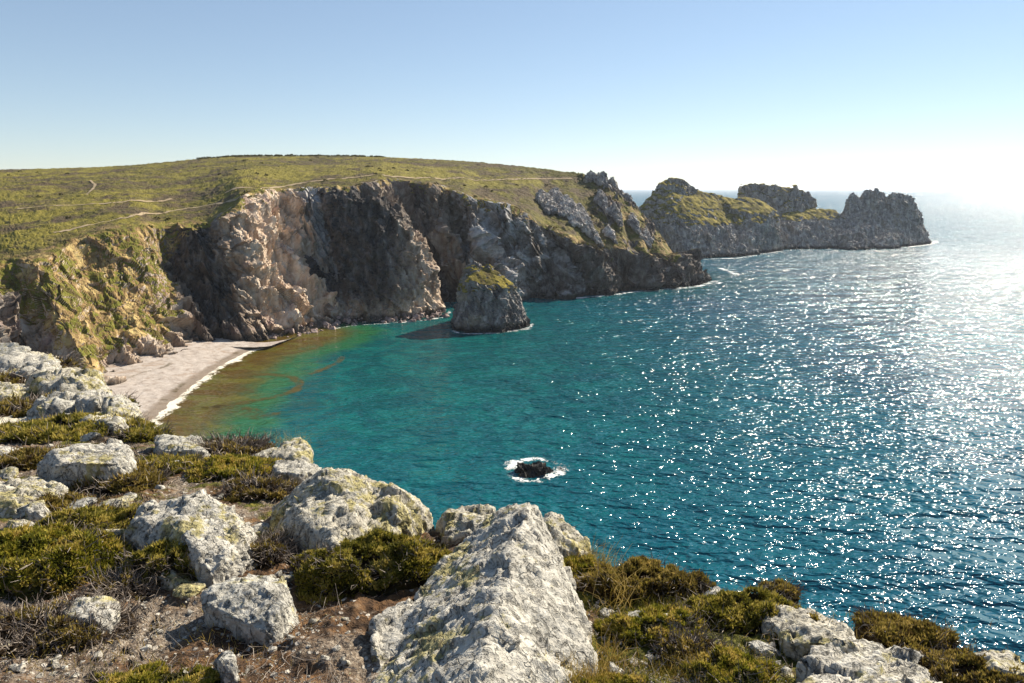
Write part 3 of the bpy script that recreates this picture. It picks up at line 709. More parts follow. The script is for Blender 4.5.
# ------------------------------------------------------------------ sea
def axis(lo, hi, stp, far, grow=1.18):
    a = list(np.arange(lo, hi, stp)); d = stp
    while a[-1] < far: d *= grow; a.append(a[-1] + d)
    d = stp
    while a[0] > -far: d *= grow; a.insert(0, a[0] - d)
    return np.array(a)
xs, ys = axis(-150, 40, 1.6, 30000), axis(120, 340, 1.6, 30000)
SX, SY = np.meshgrid(xs, ys); SV = np.stack([SX.ravel(), SY.ravel(), np.zeros(SX.size)], 1)
def poly_dist(pts, line):
    d = np.full(len(pts), 1e9)
    for a, c in zip(line[:-1], line[1:]):
        ab = c - a; t = np.clip(((pts - a) @ ab) / (ab @ ab + 1e-9), 0, 1)
        d = np.minimum(d, np.linalg.norm(pts - (a + t[:, None] * ab), axis=1))
    return d
db = poly_dist(SV[:, :2], Wl[:, :2]); dc = poly_dist(SV[:, :2], np.array([p[:2] for p in B[6:]]))
cove = sstep(190, 30, np.linalg.norm((SV[:, :2] - np.array([-60, 215])) * np.array([1, 0.8]), axis=1))
calm = 0.28 + 0.72 * sstep(5, 150, db); calm *= 1 + 0.25 * sstep(150, 500, SV[:, 1]) - 0.35 * sstep(800, 3000, SV[:, 1])
sea = setting(link('sea', make_mesh('sea', SV, grid_faces(len(ys), len(xs)), True, {
    'beach': ('POINT', sstep(50, 0, db)), 'coast': ('POINT', np.clip(np.maximum(sstep(60, 0, dc) * .6, cove), 0, 1)), 'calm': ('POINT', calm), 'open': ('POINT', sstep(160, 760, SV[:, 1]))}), MAT_SEA))
# floating weed in arcs off the beach
for pts, w, dn in [([(196, 379), (230, 377), (262, 374), (288, 375), (301, 381), (298, 391), (275, 397), (245, 403), (205, 408), (165, 418)], 5.5, .58),
               ([(262, 355), (285, 354), (305, 351), (322, 347), (318, 342), (300, 340)], 6.0, .56),
               ([(300, 378), (322, 370), (340, 362), (344, 354)], 4.5, .52),
               ([(165, 420), (190, 410), (220, 408), (250, 412), (280, 420)], 14.0, .48),
               ([(215, 385), (240, 392), (255, 395)], 12.0, .45),
               ([(245, 365), (262, 362), (280, 362)], 8.0, .42)]:
    strip_on('seaweed', [on_z(*p) for p in pts], w, MAT_KELP, (0, dn, dn, 0), 0.03)
def ring_foam(pts, w, dn=.6, sm=2):
    strip_on('foam', pts, w, MAT_FOAM, (0, dn * .55, dn, dn, dn * .55, 0), 0.035, sm=sm)
ring_foam([on_z(*p) for p in [(450, 329), (458, 333), (470, 334), (500, 333), (515, 331), (531, 327), (533, 322)]], 3.0, .50)
ring_foam([on_z(*p) for p in [(497, 331), (508, 331.5), (520, 330), (530, 328)]], 4.5, .66)
ring_foam([on_z(*p) for p in [(514, 463), (508, 471), (515, 478.5), (532, 480), (549, 478), (560, 471.5), (557, 463), (541, 459.5), (524, 459.5), (512, 464), (508, 472), (515, 478)]], 3.8, .52, 1)
ring_foam([on_z(*p) for p in [(550, 461), (562, 466), (563, 472)]], 4.0, .5, 1)
ring_foam([on_z(*p) for p in [(330, 329), (360, 325), (390, 323), (420, 321), (446, 317), (450, 310)]], 3.0, .48)
ring_foam([on_z(*p) for p in [(540, 300), (580, 298), (612, 295), (632, 292), (664, 289.5), (690, 286.5), (714, 280)]], 5.0, .50)
ring_foam([on_z(*p) for p in [(668, 290), (685, 288), (704, 285), (716, 281), (720, 285)]], 7, .55)
ring_foam([on_z(*p) for p in [(719, 267.5), (726, 270), (733, 273), (742, 276)]], 8.0, .50)
ring_foam([on_z(*p) for p in [(665, 257), (700, 259.5), (740, 258), (760, 254), (782, 251), (800, 250.8)]], 7.0, .50)
ring_foam([on_z(*p) for p in [(905, 247.5), (925, 245), (934, 243), (936, 240)]], 9.0, .60)

# ------------------------------------------------------------------ foreground ground
def g_plane(x, y):
    return CZ - 1.62 - 0.2 * np.maximum(y, -1) 
def ghit(x, y):
    """pixel -> point on the sloping ground plane"""
    d = ray(x, y); t = -1.62 / (d[2] + 0.2 * d[1]); return np.array([d[0] * t, d[1] * t, CZ + d[2] * t])
EDGE = [(-160, 345), (-60, 346), (0, 349), (35, 351), (65, 360), (95, 380), (112, 396), (130, 412), (152, 428), (175, 436), (205, 438), (240, 444), (280, 450), (315, 462), (345, 480), (400, 500), (450, 512), (500, 520), (545, 535), (590, 556), (640, 566), (690, 575), (735, 585), (780, 598), (830, 618), (880, 632), (940, 644), (1000, 656), (1024, 660), (1130, 690)]
ep = np.array([ghit(*p) for p in EDGE]); eaz = np.arctan2(ep[:, 0], ep[:, 1]); er = np.hypot(ep[:, 0], ep[:, 1])
eaz = np.concatenate([[R(-120), R(-60)], eaz, [R(75), R(120)]]); er = np.concatenate([[30, 46], er, [2.6, 4.0]])
def ground_h(x, y):
    x = np.asarray(x, float); y = np.asarray(y, float)
    p = np.stack([x, y, np.zeros_like(x)], 1); r_ = np.hypot(x, y)
    amp = np.clip(r_ / 4.5, 0.4, 6)
    h = 0.055 * amp * fbm(p / (1.1 * np.clip(r_ / 6, 1, 5))[:, None] + 4.0, 3) + 0.042 * fbm(p / 0.22 + 1.5, 3) + 0.018 * fbm(p / 0.06, 2)
    return g_plane(x, y) + h
NA, NR1, NR2 = 900, 330, 60
azs = np.concatenate([np.linspace(R(-120), R(-42), 70), np.linspace(R(-41.5), R(41.5), NA - 120), np.linspace(R(42), R(120), 50)])
re = np.interp(azs, eaz, er); re = blur(re, 2.0, 0); re *= 1 + 0.03 * perlin(np.stack([azs * 30, azs * 0, azs * 0], 1))
tt = np.linspace(0, 1, NR1)
rr = 0.8 * (re[None] / 0.8) ** (tt[:, None] ** 0.8)
X = rr * np.sin(azs); Y = rr * np.cos(azs)
Z = ground_h(X.ravel(), Y.ravel()).reshape(X.shape)
lip = sstep(0.90, 1.0, rr / re[None]); Z -= lip ** 2 * 0.05 * re[None]
ztop = Z[-1]
t4 = np.linspace(0, 1, NR2 + 1)[1:] ** 1.6
Zc = ztop[None] * (1 - t4[:, None]) + (-3) * t4[:, None]
rc = re[None] + (ztop[None] - Zc) * 0.42 + 0.02 * re[None]
Xc, Yc = rc * np.sin(azs), rc * np.cos(azs)
GG = np.concatenate([np.stack([X, Y, Z], -1), np.stack([Xc, Yc, Zc], -1)])
pc = GG[NR1:].reshape(-1, 3); sc_ = np.clip((ztop[None] - Zc) / 6, 0, 1).ravel()
off = 2.0 * (ridged(pc / np.array([7, 7, 14]), 4) - 0.6) * sc_
rad = np.stack([np.sin(azs), np.cos(azs)], 1)[None].repeat(NR2, 0).reshape(-1, 2)
GG[NR1:] = np.concatenate([pc[:, :2] + rad * off[:, None], pc[:, 2:]], 1).reshape(NR2, -1, 3)
gv = GG.reshape(-1, 3); gr = np.hypot(gv[:, 0], gv[:, 1]); gaz = np.arctan2(gv[:, 0], gv[:, 1])
pale = 0.9 * sstep(9, 16, gr) * sstep(R(-15), R(-26), gaz) - 0.1
pale *= sstep(R(-56), R(-40), gaz); pale = np.where(gv[:, 2] < CZ - 16, 0.4, pale)
moss = 0.42 * sstep(R(0), R(9), gaz) + 0.22 * sstep(4.5, 7, gr) * sstep(14, 10, gr) + 0.22
ground = setting(link('ground', make_mesh('ground', gv, grid_faces(NR1 + NR2, len(azs)), True, {'pale': ('POINT', pale), 'moss': ('POINT', moss)}), MAT_GROUND))
st2 = GG[:NR1:2, ::2]; BVH_G = BVHTree.FromPolygons(st2.reshape(-1, 3).tolist(), grid_faces(*st2.shape[:2]).tolist())
def hit_ground(x, y):
    h = BVH_G.ray_cast(Vector((0, 0, CZ)), Vector(ray(x, y)).normalized())
    return np.array(h[0]) if h[0] is not None else ghit(x, y)
def on_ground(x, y):
    h = BVH_G.ray_cast(Vector((0, 0, CZ)), Vector(ray(x, y)).normalized())
    if h[0] is None: return False
    az = math.atan2(h[0].x, h[0].y); return math.hypot(h[0].x, h[0].y) < 0.9 * float(np.interp(az, azs, re))

exec_fore = True
# ------------------------------------------------------------------ foreground boulders
def px_at(x, y, dist):  # pixel at forward distance Y
    return at_Y(x, y, dist)
def boulder(label, hulls, voxel, mat, amp=1.0, size=0.22, cat='boulder', name='boulder', smooth=1, rest=0.94, chop=10):
    if rest:  # move the whole boulder in or out until its front foot stands on the ground
        fx, fy, fY = max((p for h in hulls for p in h), key=lambda p: p[1]); k = rest * hit_ground(fx, fy)[1] / fY
        hulls = [[(x, y, Y * k) for x, y, Y in h] for h in hulls]; voxel *= k; size *= k
    hw = []
    for h in hulls:
        pts = [at_Y(*p) for p in h]; cx = np.mean([p[0] for p in pts]); cy = np.mean([p[1] for p in pts])
        for p in list(pts):  # carry the sides down into the soil
            q = np.array([p[0] * 0.96 + cx * 0.04, p[1] * 0.96 + cy * 0.04, 0.0]); q[2] = min(p[2], float(ground_h([q[0]], [q[1]])[0]) - 0.10 * size / 0.24)
            pts.append(q)
        hw.append(pts)
    V, Q = remesh_hulls(hw, voxel, smooth); n = vnormals(V, Q)
    if (n[:, 2] * (V[:, 2] - V[:, 2].mean())).sum() < 0: n = -n
    if chop:
        rc_ = np.random.default_rng(int(abs(V[:, 0].sum() * 1000)) % 9999); ctr = V.mean(0)
        for _ in range(chop):
            dd = rc_.normal(size=3); dd[2] = abs(dd[2]) * 0.8 + 0.05; dd /= np.linalg.norm(dd); pr_ = (V - ctr) @ dd
            V = V - (np.maximum(0, pr_ - np.quantile(pr_, rc_.uniform(.89, .975))) * 0.93)[:, None] * dd
        n = vnormals(V, Q); n = n if (n[:, 2] * (V[:, 2] - V[:, 2].mean())).sum() > 0 else -n
    s = size; Vr = V @ rot.T
    wv = np.stack([fbm(V / s + 3.1, 3), fbm(V / s + 8.2, 3), fbm(V / s + 5.5, 3)], 1) * 0.25 * s
    c1 = facets((Vr + wv * 0.5) / np.array([s, s * 0.8, s * 1.5])); c2 = facets((Vr + wv * 0.3) / (0.38 * s * np.array([1, .8, 1.4]))); c3 = facets((Vr + wv * 0.2) / (0.14 * s))
    a = ridged((Vr + wv) / np.array([0.8 * s, 0.5 * s, 1.8 * s]), 5, 0.6) - 0.5
    fl = ridged((V @ np.array([[.8, .35, .5], [-.4, .9, 0], [-.45, -.2, .87]]).T + wv * 0.5) / np.array([0.20 * s, 0.20 * s, 0.9 * s]), 3, 0.6) - 0.5
    d = amp * s * (0.020 * a + 0.19 * c1 + 0.075 * c2 + 0.020 * c3 + 0.022 * fl + 0.012 * fbm(V / (0.10 * s), 3))
    o = link(name, make_mesh(name, V + n * d[:, None], Q), mat)
    tag(o, label, cat); return o
ra, rb, rgry = MAT_ROCKS
# Y = forward distance in metres
boulder('largest pale boulder with a sharp ridge and sunlit right face at the bottom', [
    [(500, 508, 4.1), (536, 506, 3.95), (526, 512, 3.72), (484, 518, 4.05), (558, 556, 3.75), (590, 632, 3.08), (593, 668, 2.70), (566, 720, 2.4), (506, 575, 3.02), (488, 640, 2.48), (474, 710, 2.12), (448, 588, 3.5), (392, 622, 3.12), (362, 688, 2.62), (364, 740, 2.4), (474, 800, 2.1), (590, 740, 2.5), (462, 545, 3.85), (548, 600, 4.2)],
    [(374, 622, 3.05), (388, 608, 3.2), (416, 598, 3.3), (470, 590, 3.3), (420, 640, 2.9), (368, 650, 2.82), (400, 690, 2.6)]], 0.013, ra, 0.85, 0.24, rest=None, chop=0)
boulder('peaked pale boulder on the cliff edge, its right shoulder stained yellow', [
    [(352, 450, 6.9), (346, 452, 6.8), (335, 456, 6.6), (366, 478, 6.4), (372, 500, 6.1), (368, 540, 5.6), (300, 490, 6.2), (268, 500, 6.1), (262, 530, 5.6), (285, 550, 5.3), (330, 548, 5.2), (358, 520, 5.6), (360, 480, 7.4), (290, 500, 7.2)],
    [(362, 476, 6.6), (380, 470, 6.7), (405, 476, 6.6), (428, 488, 6.5), (438, 500, 6.3), (440, 520, 6.0), (400, 524, 5.7), (365, 530, 5.7), (385, 500, 6.1), (420, 520, 6.9), (370, 500, 7.2)]], 0.022, rb, 1.1, 0.3)
boulder('broad flat-topped pale boulder with a crumbling right side between heather cushions', [
    [(118, 505, 5.9), (140, 492, 6.1), (175, 486, 6.3), (230, 492, 6.0), (246, 502, 5.8), (256, 520, 5.5), (252, 560, 5.0), (244, 572, 4.7), (222, 574, 4.65), (200, 552, 4.8), (180, 530, 5.1), (150, 515, 5.5), (130, 540, 5.4), (200, 560, 6.0)]], 0.02, ra, 1.2, 0.26)
boulder('low flat pale rock lying behind the heather, upper left', [
    [(33, 452, 8.2), (60, 442, 8.7), (110, 441, 8.8), (132, 450, 8.4), (138, 462, 7.9), (100, 468, 7.6), (50, 466, 7.6), (80, 470, 8.4)]], 0.025, ra, 1.0, 0.3)
boulder('cream rounded rock at the left edge of the picture', [
    [(-40, 485, 6.6), (0, 476, 6.9), (45, 472, 7.2), (70, 476, 7.1), (76, 488, 6.8), (60, 500, 6.3), (20, 508, 6.0), (-40, 515, 5.9), (20, 505, 6.9)]], 0.02, rb, 1.0, 0.28)
boulder('grey wedge-shaped boulder with a dark shaded front beside the bare soil', [
    [(205, 590, 4.05), (228, 577, 4.15), (262, 580, 4.2), (286, 579, 4.15), (297, 606, 3.85), (290, 628, 3.6), (276, 622, 3.6), (258, 618, 3.65), (206, 605, 3.8), (278, 590, 3.85), (240, 612, 4.2)]], 0.011, rgry, 0.8, 0.2)
boulder('small angular cream stone with one lit facet beside the left cushion', [
    [(62, 612, 3.75), (80, 592, 3.95), (104, 587, 4.0), (119, 596, 3.9), (119, 612, 3.7), (100, 632, 3.45), (92, 618, 3.55), (70, 618, 3.6), (95, 625, 3.9)]], 0.009, ra, 0.7, 0.15)
boulder('small pinkish stone lying alone on the dark soil', [
    [(212, 655, 3.15), (222, 644, 3.25), (236, 655, 3.12), (238, 661, 3.06), (222, 663, 3.05), (226, 656, 3.2)]], 0.005, rgry, 0.6, 0.08, 'stone', 'stone')
boulder('rounded bright white stone among the left heather', [
    [(24, 505, 5.7), (30, 499, 5.8), (42, 498, 5.85), (49, 506, 5.7), (46, 511, 5.6), (28, 511, 5.6), (36, 508, 5.9)]], 0.009, ra, 0.6, 0.12, 'stone', 'stone')
boulder('brown-crusted boulder just behind the largest boulder, over the sea', [
    [(528, 512, 5.2), (545, 508, 5.3), (570, 518, 5.2), (586, 532, 5.05), (590, 548, 4.9), (572, 556, 4.7), (540, 560, 4.6), (545, 535, 4.8), (560, 545, 5.4)]], 0.014, rb, 1.1, 0.2)
boulder('narrow pale ledge between the peaked boulder and the largest boulder', [
    [(438, 508, 5.6), (455, 503, 5.8), (492, 506, 5.6), (505, 514, 5.3), (480, 530, 5.0), (440, 530, 5.0), (470, 520, 5.9)]], 0.014, rb, 1.0, 0.2)
boulder('pale ledge with yellow crust on the right-hand cliff edge', [
    [(770, 602, 4.0), (795, 598, 4.05), (832, 612, 3.85), (856, 622, 3.75), (868, 640, 3.5), (840, 655, 3.3), (790, 640, 3.5), (768, 618, 3.75), (820, 640, 4.0)]], 0.012, rb, 1.1, 0.22)
boulder('wide grey-white slab in the lower right corner of the heath', [
    [(795, 672, 3.15), (815, 648, 3.4), (850, 638, 3.5), (890, 641, 3.45), (918, 655, 3.3), (946, 682, 3.05), (930, 720, 2.7), (860, 740, 2.5), (790, 720, 2.65), (780, 690, 2.9), (860, 670, 3.6)]], 0.013, ra, 1.25, 0.22)
boulder('thin pale rock edge at the far right above the sea', [
    [(968, 648, 3.55), (985, 646, 3.6), (1010, 654, 3.5), (1050, 668, 3.3), (1050, 685, 3.1), (1000, 672, 3.2), (1000, 668, 3.6)]], 0.011, rb, 1.0, 0.18)
boulder('pale grey rock low on the cliff edge beyond the heather', [
    [(152, 440, 9.2), (165, 432, 9.7), (190, 433, 9.7), (212, 440, 9.3), (214, 450, 8.7), (185, 454, 8.4), (160, 450, 8.7), (185, 446, 9.5)]], 0.025, rgry, 1.0, 0.3)
boulder('golden crusted rock knob on the edge left of the peaked boulder', [
    [(276, 440, 8.4), (286, 434, 8.6), (300, 437, 8.5), (311, 450, 8.2), (312, 462, 7.7), (290, 466, 7.5), (272, 456, 7.9), (292, 455, 8.6)]], 0.02, rb, 1.0, 0.25)
boulder('flat white rock patch right of the golden knob', [
    [(268, 462, 7.7), (285, 456, 7.9), (312, 460, 7.8), (322, 468, 7.4), (300, 474, 7.1), (275, 472, 7.2), (296, 470, 7.8)]], 0.018, ra, 1.0, 0.22)
for lab, (x, y, Yd, w, h, mt) in zip([
    'topmost bleached rock on the left scree terrace', 'long bleached rock in the middle of the left scree terrace',
    'bleached rock on the terrace lip above the beach', 'tilted cream rock at the left end of the scree terrace',
    'lowest cream rock of the scree terrace beside the heather strip', 'small bleached rock half way down the scree terrace'],
    [(30, 364, 27, 62, 26, 0), (70, 378, 20, 76, 30, 1), (100, 400, 15, 60, 26, 0), (8, 392, 19, 60, 22, 1), (112, 418, 12.2, 54, 20, 1), (58, 402, 15.5, 56, 18, 2)]):
    rnd = np.random.default_rng(int(x * 7 + y)); pts = []
    for a in np.linspace(0, 2 * math.pi, 10)[:-1]:
        k = 0.85 + 0.3 * rnd.random()
        pts.append((x + 0.5 * w * k * math.cos(a), y + 0.30 * h * k * math.sin(a), Yd * (1 - 0.10 * math.sin(a))))
        pts.append((x + 0.45 * w * k * math.cos(a), y + h * 0.34 + 0.30 * h * math.sin(a), Yd * (0.96 - 0.05 * math.sin(a))))
    boulder(lab, [pts], Yd * 0.0036, MAT_ROCKS[mt], 1.5, 0.05 * Yd)

# ------------------------------------------------------------------ heather cushions
def leaves(Pt, Nn, L, Wd, k, rng, tone, spread=0.8):
    """k kite-shaped leaves at each point, pointing outwards; gives verts, quads, tone per face"""
    n = len(Pt); Pt = np.repeat(Pt, k, 0); Nn = np.repeat(Nn, k, 0); tone = np.repeat(tone, k)
    d = Nn + rng.normal(size=(n * k, 3)) * spread; d /= np.linalg.norm(d, axis=1)[:, None]
    s = np.cross(d, rng.normal(size=(n * k, 3))); s /= np.linalg.norm(s, axis=1)[:, None] + 1e-9
    l = L * (0.5 + rng.random(n * k))[:, None]; w = Wd * (0.6 + 0.8 * rng.random(n * k))[:, None]
    p0 = Pt; p1 = Pt + d * l * 0.5 + s * w * 0.5; p2 = Pt + d * l; p3 = Pt + d * l * 0.5 - s * w * 0.5
    V = np.stack([p0, p1, p2, p3], 1).reshape(-1, 3); Q = np.arange(len(V)).reshape(-1, 4)
    tn = np.clip(tone + rng.normal(size=n * k) * 0.13, 0, 1)
    return V, Q, tn
def twigs(P0, D, L, rad, rng, tone):
    """thin bent stems: two-segment flat crosses"""
    n = len(P0); D = D / (np.linalg.norm(D, axis=1)[:, None] + 1e-9)
    L = L * (0.5 + rng.random(n))[:, None]; mid = P0 + D * L * 0.5 + rng.normal(size=(n, 3)) * L * 0.10
    end = P0 + D * L + rng.normal(size=(n, 3)) * L * 0.18
    V = []; Q = []; T = []; c = 0
    for k in range(2):
        s = np.cross(D, rng.normal(size=(n, 3))); s /= np.linalg.norm(s, axis=1)[:, None] + 1e-9; s *= rad
        vv = np.stack([P0 - s, P0 + s, mid - s * .75, mid + s * .75, end - s * .35, end + s * .35], 1)
        b0 = c + 6 * np.arange(n)[:, None]
        Q.append(np.concatenate([b0 + np.array([[0, 1, 3, 2]]), b0 + np.array([[2, 3, 5, 4]])], 0)); V.append(vv.reshape(-1, 3)); c += 6 * n
        T.append(np.concatenate([tone, tone]))
    return np.concatenate(V), np.concatenate(Q), np.concatenate(T)
SH = [0]
def cushion(label, x, y, w, depth, h, kind='heather', dens=1.0, cat='shrub', name='heather_cushion', twig=1.0, group=None, leafy=1.0, noise_k=1.5):
    """a low shrub centred at pixel (x, y) on the ground; w, h in pixels at that distance, depth as a factor of w"""
    SH[0] += 1; rng = np.random.default_rng(100 + SH[0])
    c = hit_ground(x, y); dist = np.linalg.norm(c - np.array([0, 0, CZ])); mpp = dist / F
    a = 0.5 * w * mpp; bq = a * depth; hh = 0.46 * h * mpp; px = mpp
    root = empty(name, c); tag(root, label, cat, group)
    def dome(q):  # q in unit disc -> local point & normal
        rad2 = (q ** 2).sum(1); lx = q[:, 0] * a; ly = q[:, 1] * bq
        pw = np.stack([c[0] + lx, c[1] + ly, np.zeros(len(q))], 1)
        lump = 1 + noise_k * (0.45 * fbm(pw / (0.35 * a + 0.05) + SH[0] * 3.7, 3) + 0.15 * fbm(pw / (0.1 * a + .01) + 2, 2))
        edge = np.sqrt(np.clip(1 - rad2 ** 1.4, 0, 1))
        z = hh * edge * lump + ground_h(pw[:, 0], pw[:, 1]) - c[2] - 0.06 * hh
        return np.stack([lx, ly, z], 1)
    # woody core
    m = 40; ang = np.linspace(0, 2 * math.pi, 2 * m + 1)[:-1]; rr_ = np.linspace(0.02, 1, m)
    q = np.stack([(rr_[:, None] * np.cos(ang) * (1 + 0.12 * np.sin(3 * ang + SH[0]) + 0.08 * np.sin(5 * ang))).ravel(), (rr_[:, None] * np.sin(ang) * (1 + 0.12 * np.cos(2 * ang + SH[0]) + 0.06 * np.sin(7 * ang))).ravel()], 1)
    inside = np.clip((q ** 2).sum(1), 0, 1)
    core = dome(q); core[:, 2] -= 0.16 * hh + 0.8 * px; core[-2 * m:, 2] -= 0.45 * a; core += rng.normal(size=core.shape) * px * 0.9
    Vc, Qc = core, grid_faces(m, 2 * m, True)
    # leaf points
    area = math.pi * w * w * 0.25 * max(depth * 0.6, h / w) ; n = int(np.clip(area * 1.1 * dens, 250, 14000) * leafy)
    rad = np.sqrt(rng.random(n)) ; th = rng.random(n) * 2 * math.pi
    wob = 1 + 0.12 * np.sin(3 * th + SH[0]) + 0.08 * np.sin(5 * th)
    q = np.stack([rad * np.cos(th) * wob, rad * np.sin(th) * wob], 1)
    P0 = dome(q); e = 0.03
    Pa, Pb = dome(q + [e, 0]), dome(q + [0, e]); N0 = np.cross(Pa - P0, Pb - P0); N0 /= np.linalg.norm(N0, axis=1)[:, None] + 1e-9
    N0[:, 2] = np.abs(N0[:, 2]); clump = fbm((P0 + c) / (0.22 * a + 0.02) + SH[0], 3)
    bare = fbm((P0 + c) / (0.5 * a + 0.02) + SH[0] * 5.1, 3)
    keep = bare > (-0.30 if kind != 'dead' else 0.1); P0, N0, clump = P0[keep], N0[keep], clump[keep]
    tone = np.clip(0.61 + 0.50 * clump + 0.14 * N0[:, 2], 0.05, 0.97)
    up = np.array([0, 0, 0.6])
    L = max(3.6 * px, 0.010); 
    V1, Q1, T1 = leaves(P0, N0 + up, L, L * 0.42, 4, rng, tone, 0.75)
    # stray longer shoots
    ns_ = max(10, len(P0) // 22); ix = rng.integers(0, len(P0), ns_)
    V2, Q2, T2 = leaves(P0[ix], N0[ix] + up * 2, L * 1.6, L * 0.3, 3, rng, np.clip(tone[ix] + 0.2, 0, 1), 0.45)
    V = np.concatenate([Vc, V1, V2]); Q = np.concatenate([Qc, Q1 + len(Vc), Q2 + len(Vc) + len(V1)]); T = np.concatenate([rng.random(len(Qc)) * 0.28, T1, T2])
    mt = {'heather': MAT_HEATHER, 'russet': MAT_RUSSET, 'green': MAT_GREEN, 'dead': MAT_RUSSET}[kind]
    link('foliage', make_mesh('foliage', V, Q, False, {'tone': ('FACE', T)}), mt, root)
    nt = int((90 + area * 0.05) * twig); th = rng.random(nt) * 2 * math.pi
    rq = (0.55 + 0.5 * rng.random(nt)) if kind != 'dead' else np.sqrt(rng.random(nt))
    q = np.stack([rq * np.cos(th), rq * np.sin(th)], 1)
    P0 = dome(q * 0.98) - [0, 0, 0.5 * px]
    D = np.stack([np.cos(th) * 0.7, np.sin(th) * 0.7, 0.35 + 0.5 * rng.random(nt)], 1) + rng.normal(size=(nt, 3)) * 0.5
    V, Q, T = twigs(P0, D, max(10 * px, 0.03), max(0.36 * px, 0.001), rng, np.clip(0.5 + rng.normal(size=nt) * 0.25, 0, 1))
    setting(link('dead_twigs', make_mesh('dead_twigs', V, Q, False, {'tone': ('FACE', T)}), MAT_TWIG, root), 'stuff')
    return root
cushion('largest dark heather cushion, left of the biggest boulder', 380, 575, 172, 0.62, 62, 'heather', 1.3)
cushion('wide green heather cushion at the left edge', 30, 566, 150, 0.75, 44, 'green', 1.2, twig=1.4)
cushion('dark heather mound rising behind the left green cushion', 98, 530, 100, 0.6, 32, 'heather', 1.2)
cushion('rounded olive cushion in front of the broad flat boulder', 178, 572, 92, 0.7, 42, 'heather', 1.2, twig=1.5)
cushion('long flat heather strip on the edge of the scree terrace', 68, 432, 122, 0.8, 14, 'heather')
cushion('small dark cushion right of the long heather strip', 142, 438, 44, 0.9, 12, 'heather')
cushion('yellowish heather mound behind the peaked boulder', 238, 474, 92, 0.8, 20, 'green')
cushion('dark twiggy heather sprawling left of the peaked boulder', 262, 492, 76, 0.8, 14, 'dead', twig=2.5)
cushion('dark heather tuft above the cream rock at the left', 28, 462, 72, 0.8, 14, 'russet')
cushion('brownish heather between the flat rocks at the left', 118, 484, 84, 0.7, 20, 'russet', twig=1.5)
cushion('low heather patch below the low flat rock', 168, 468, 60, 0.8, 10, 'heather')
cushion('small heather tuft beside the rounded white stone', 66, 508, 42, 0.8, 14, 'russet')
cushion('greyish dead heather on the slope right of the flat boulder', 272, 556, 52, 1.2, 26, 'dead', twig=5, leafy=0.4)
cushion('bleached dead heather below the left green cushion', 40, 632, 150, 0.6, 26, 'dead', twig=4, leafy=0.35)
cushion('grey dead twigs under the olive cushion', 128, 590, 60, 0.8, 16, 'dead', twig=4, leafy=0.3)
cushion('grey dead heather above the yellowish mound', 235, 452, 70, 0.9, 12, 'dead', twig=4, leafy=0.4)
cushion('bright yellow-green moss cushion at the bottom edge', 160, 684, 110, 0.35, 14, 'green', 1.4, twig=0.3)
cushion('brown heather draped behind the largest boulder', 545, 545, 56, 1.0, 30, 'dead', twig=2.5, leafy=0.9)
cushion('big dark heather bank overhanging a shaded hollow on the right', 640, 590, 128, 0.55, 36, 'russet', 1.4, twig=1.2)
cushion('olive heather bank sloping down right of the dark bank', 738, 618, 112, 0.6, 32, 'heather', 1.3)
cushion('russet heather clump before the pale ledge at the right', 800, 638, 56, 0.7, 22, 'russet', 1.2)
cushion('small brown tuft alone on the right-hand skyline', 778, 597, 32, 0.8, 11, 'russet')
cushion('golden green cushion tucked beside the brown crusted boulder', 582, 578, 56, 0.9, 24, 'green', 1.2)
cushion('bright green cushion in the middle of the right-hand heath', 655, 632, 92, 0.7, 24, 'green', 1.2)
cushion('small green cushion at the foot of the russet clump', 732, 674, 86, 0.6, 20, 'green', 1.2)
cushion('dry twiggy heather over the hollow, below the green cushion', 690, 655, 66, 0.7, 20, 'dead', twig=3, leafy=0.7)
cushion('flat russet heather carpet on the far right edge', 905, 634, 76, 0.8, 12, 'russet', 1.2)
cushion('wide russet heather carpet in the bottom right corner', 1000, 682, 110, 0.5, 22, 'russet', 1.3)
cushion('low heather under the thin rock at the far right', 958, 662, 46, 0.8, 12, 'russet', 1.2)
cushion('green tuft on the bottom edge right of the largest boulder', 610, 690, 70, 0.5, 18, 'green', 1.2)
for lab, (x, y, w, h) in zip(['dry tuft on the upper scree terrace at the left edge', 'dark tuft in the middle of the scree terrace', 'tuft hanging on the terrace lip above the beach', 'sparse tuft near the topmost bleached rock', 'dark heather low on the left of the terrace'],
    [(8, 385, 44, 14), (60, 396, 50, 10), (112, 408, 34, 8), (50, 368, 36, 9), (20, 412, 60, 12)]):
    cushion(lab, x, y, w, 1.2, h, 'dead' if y % 3 else 'heather', twig=1.5)

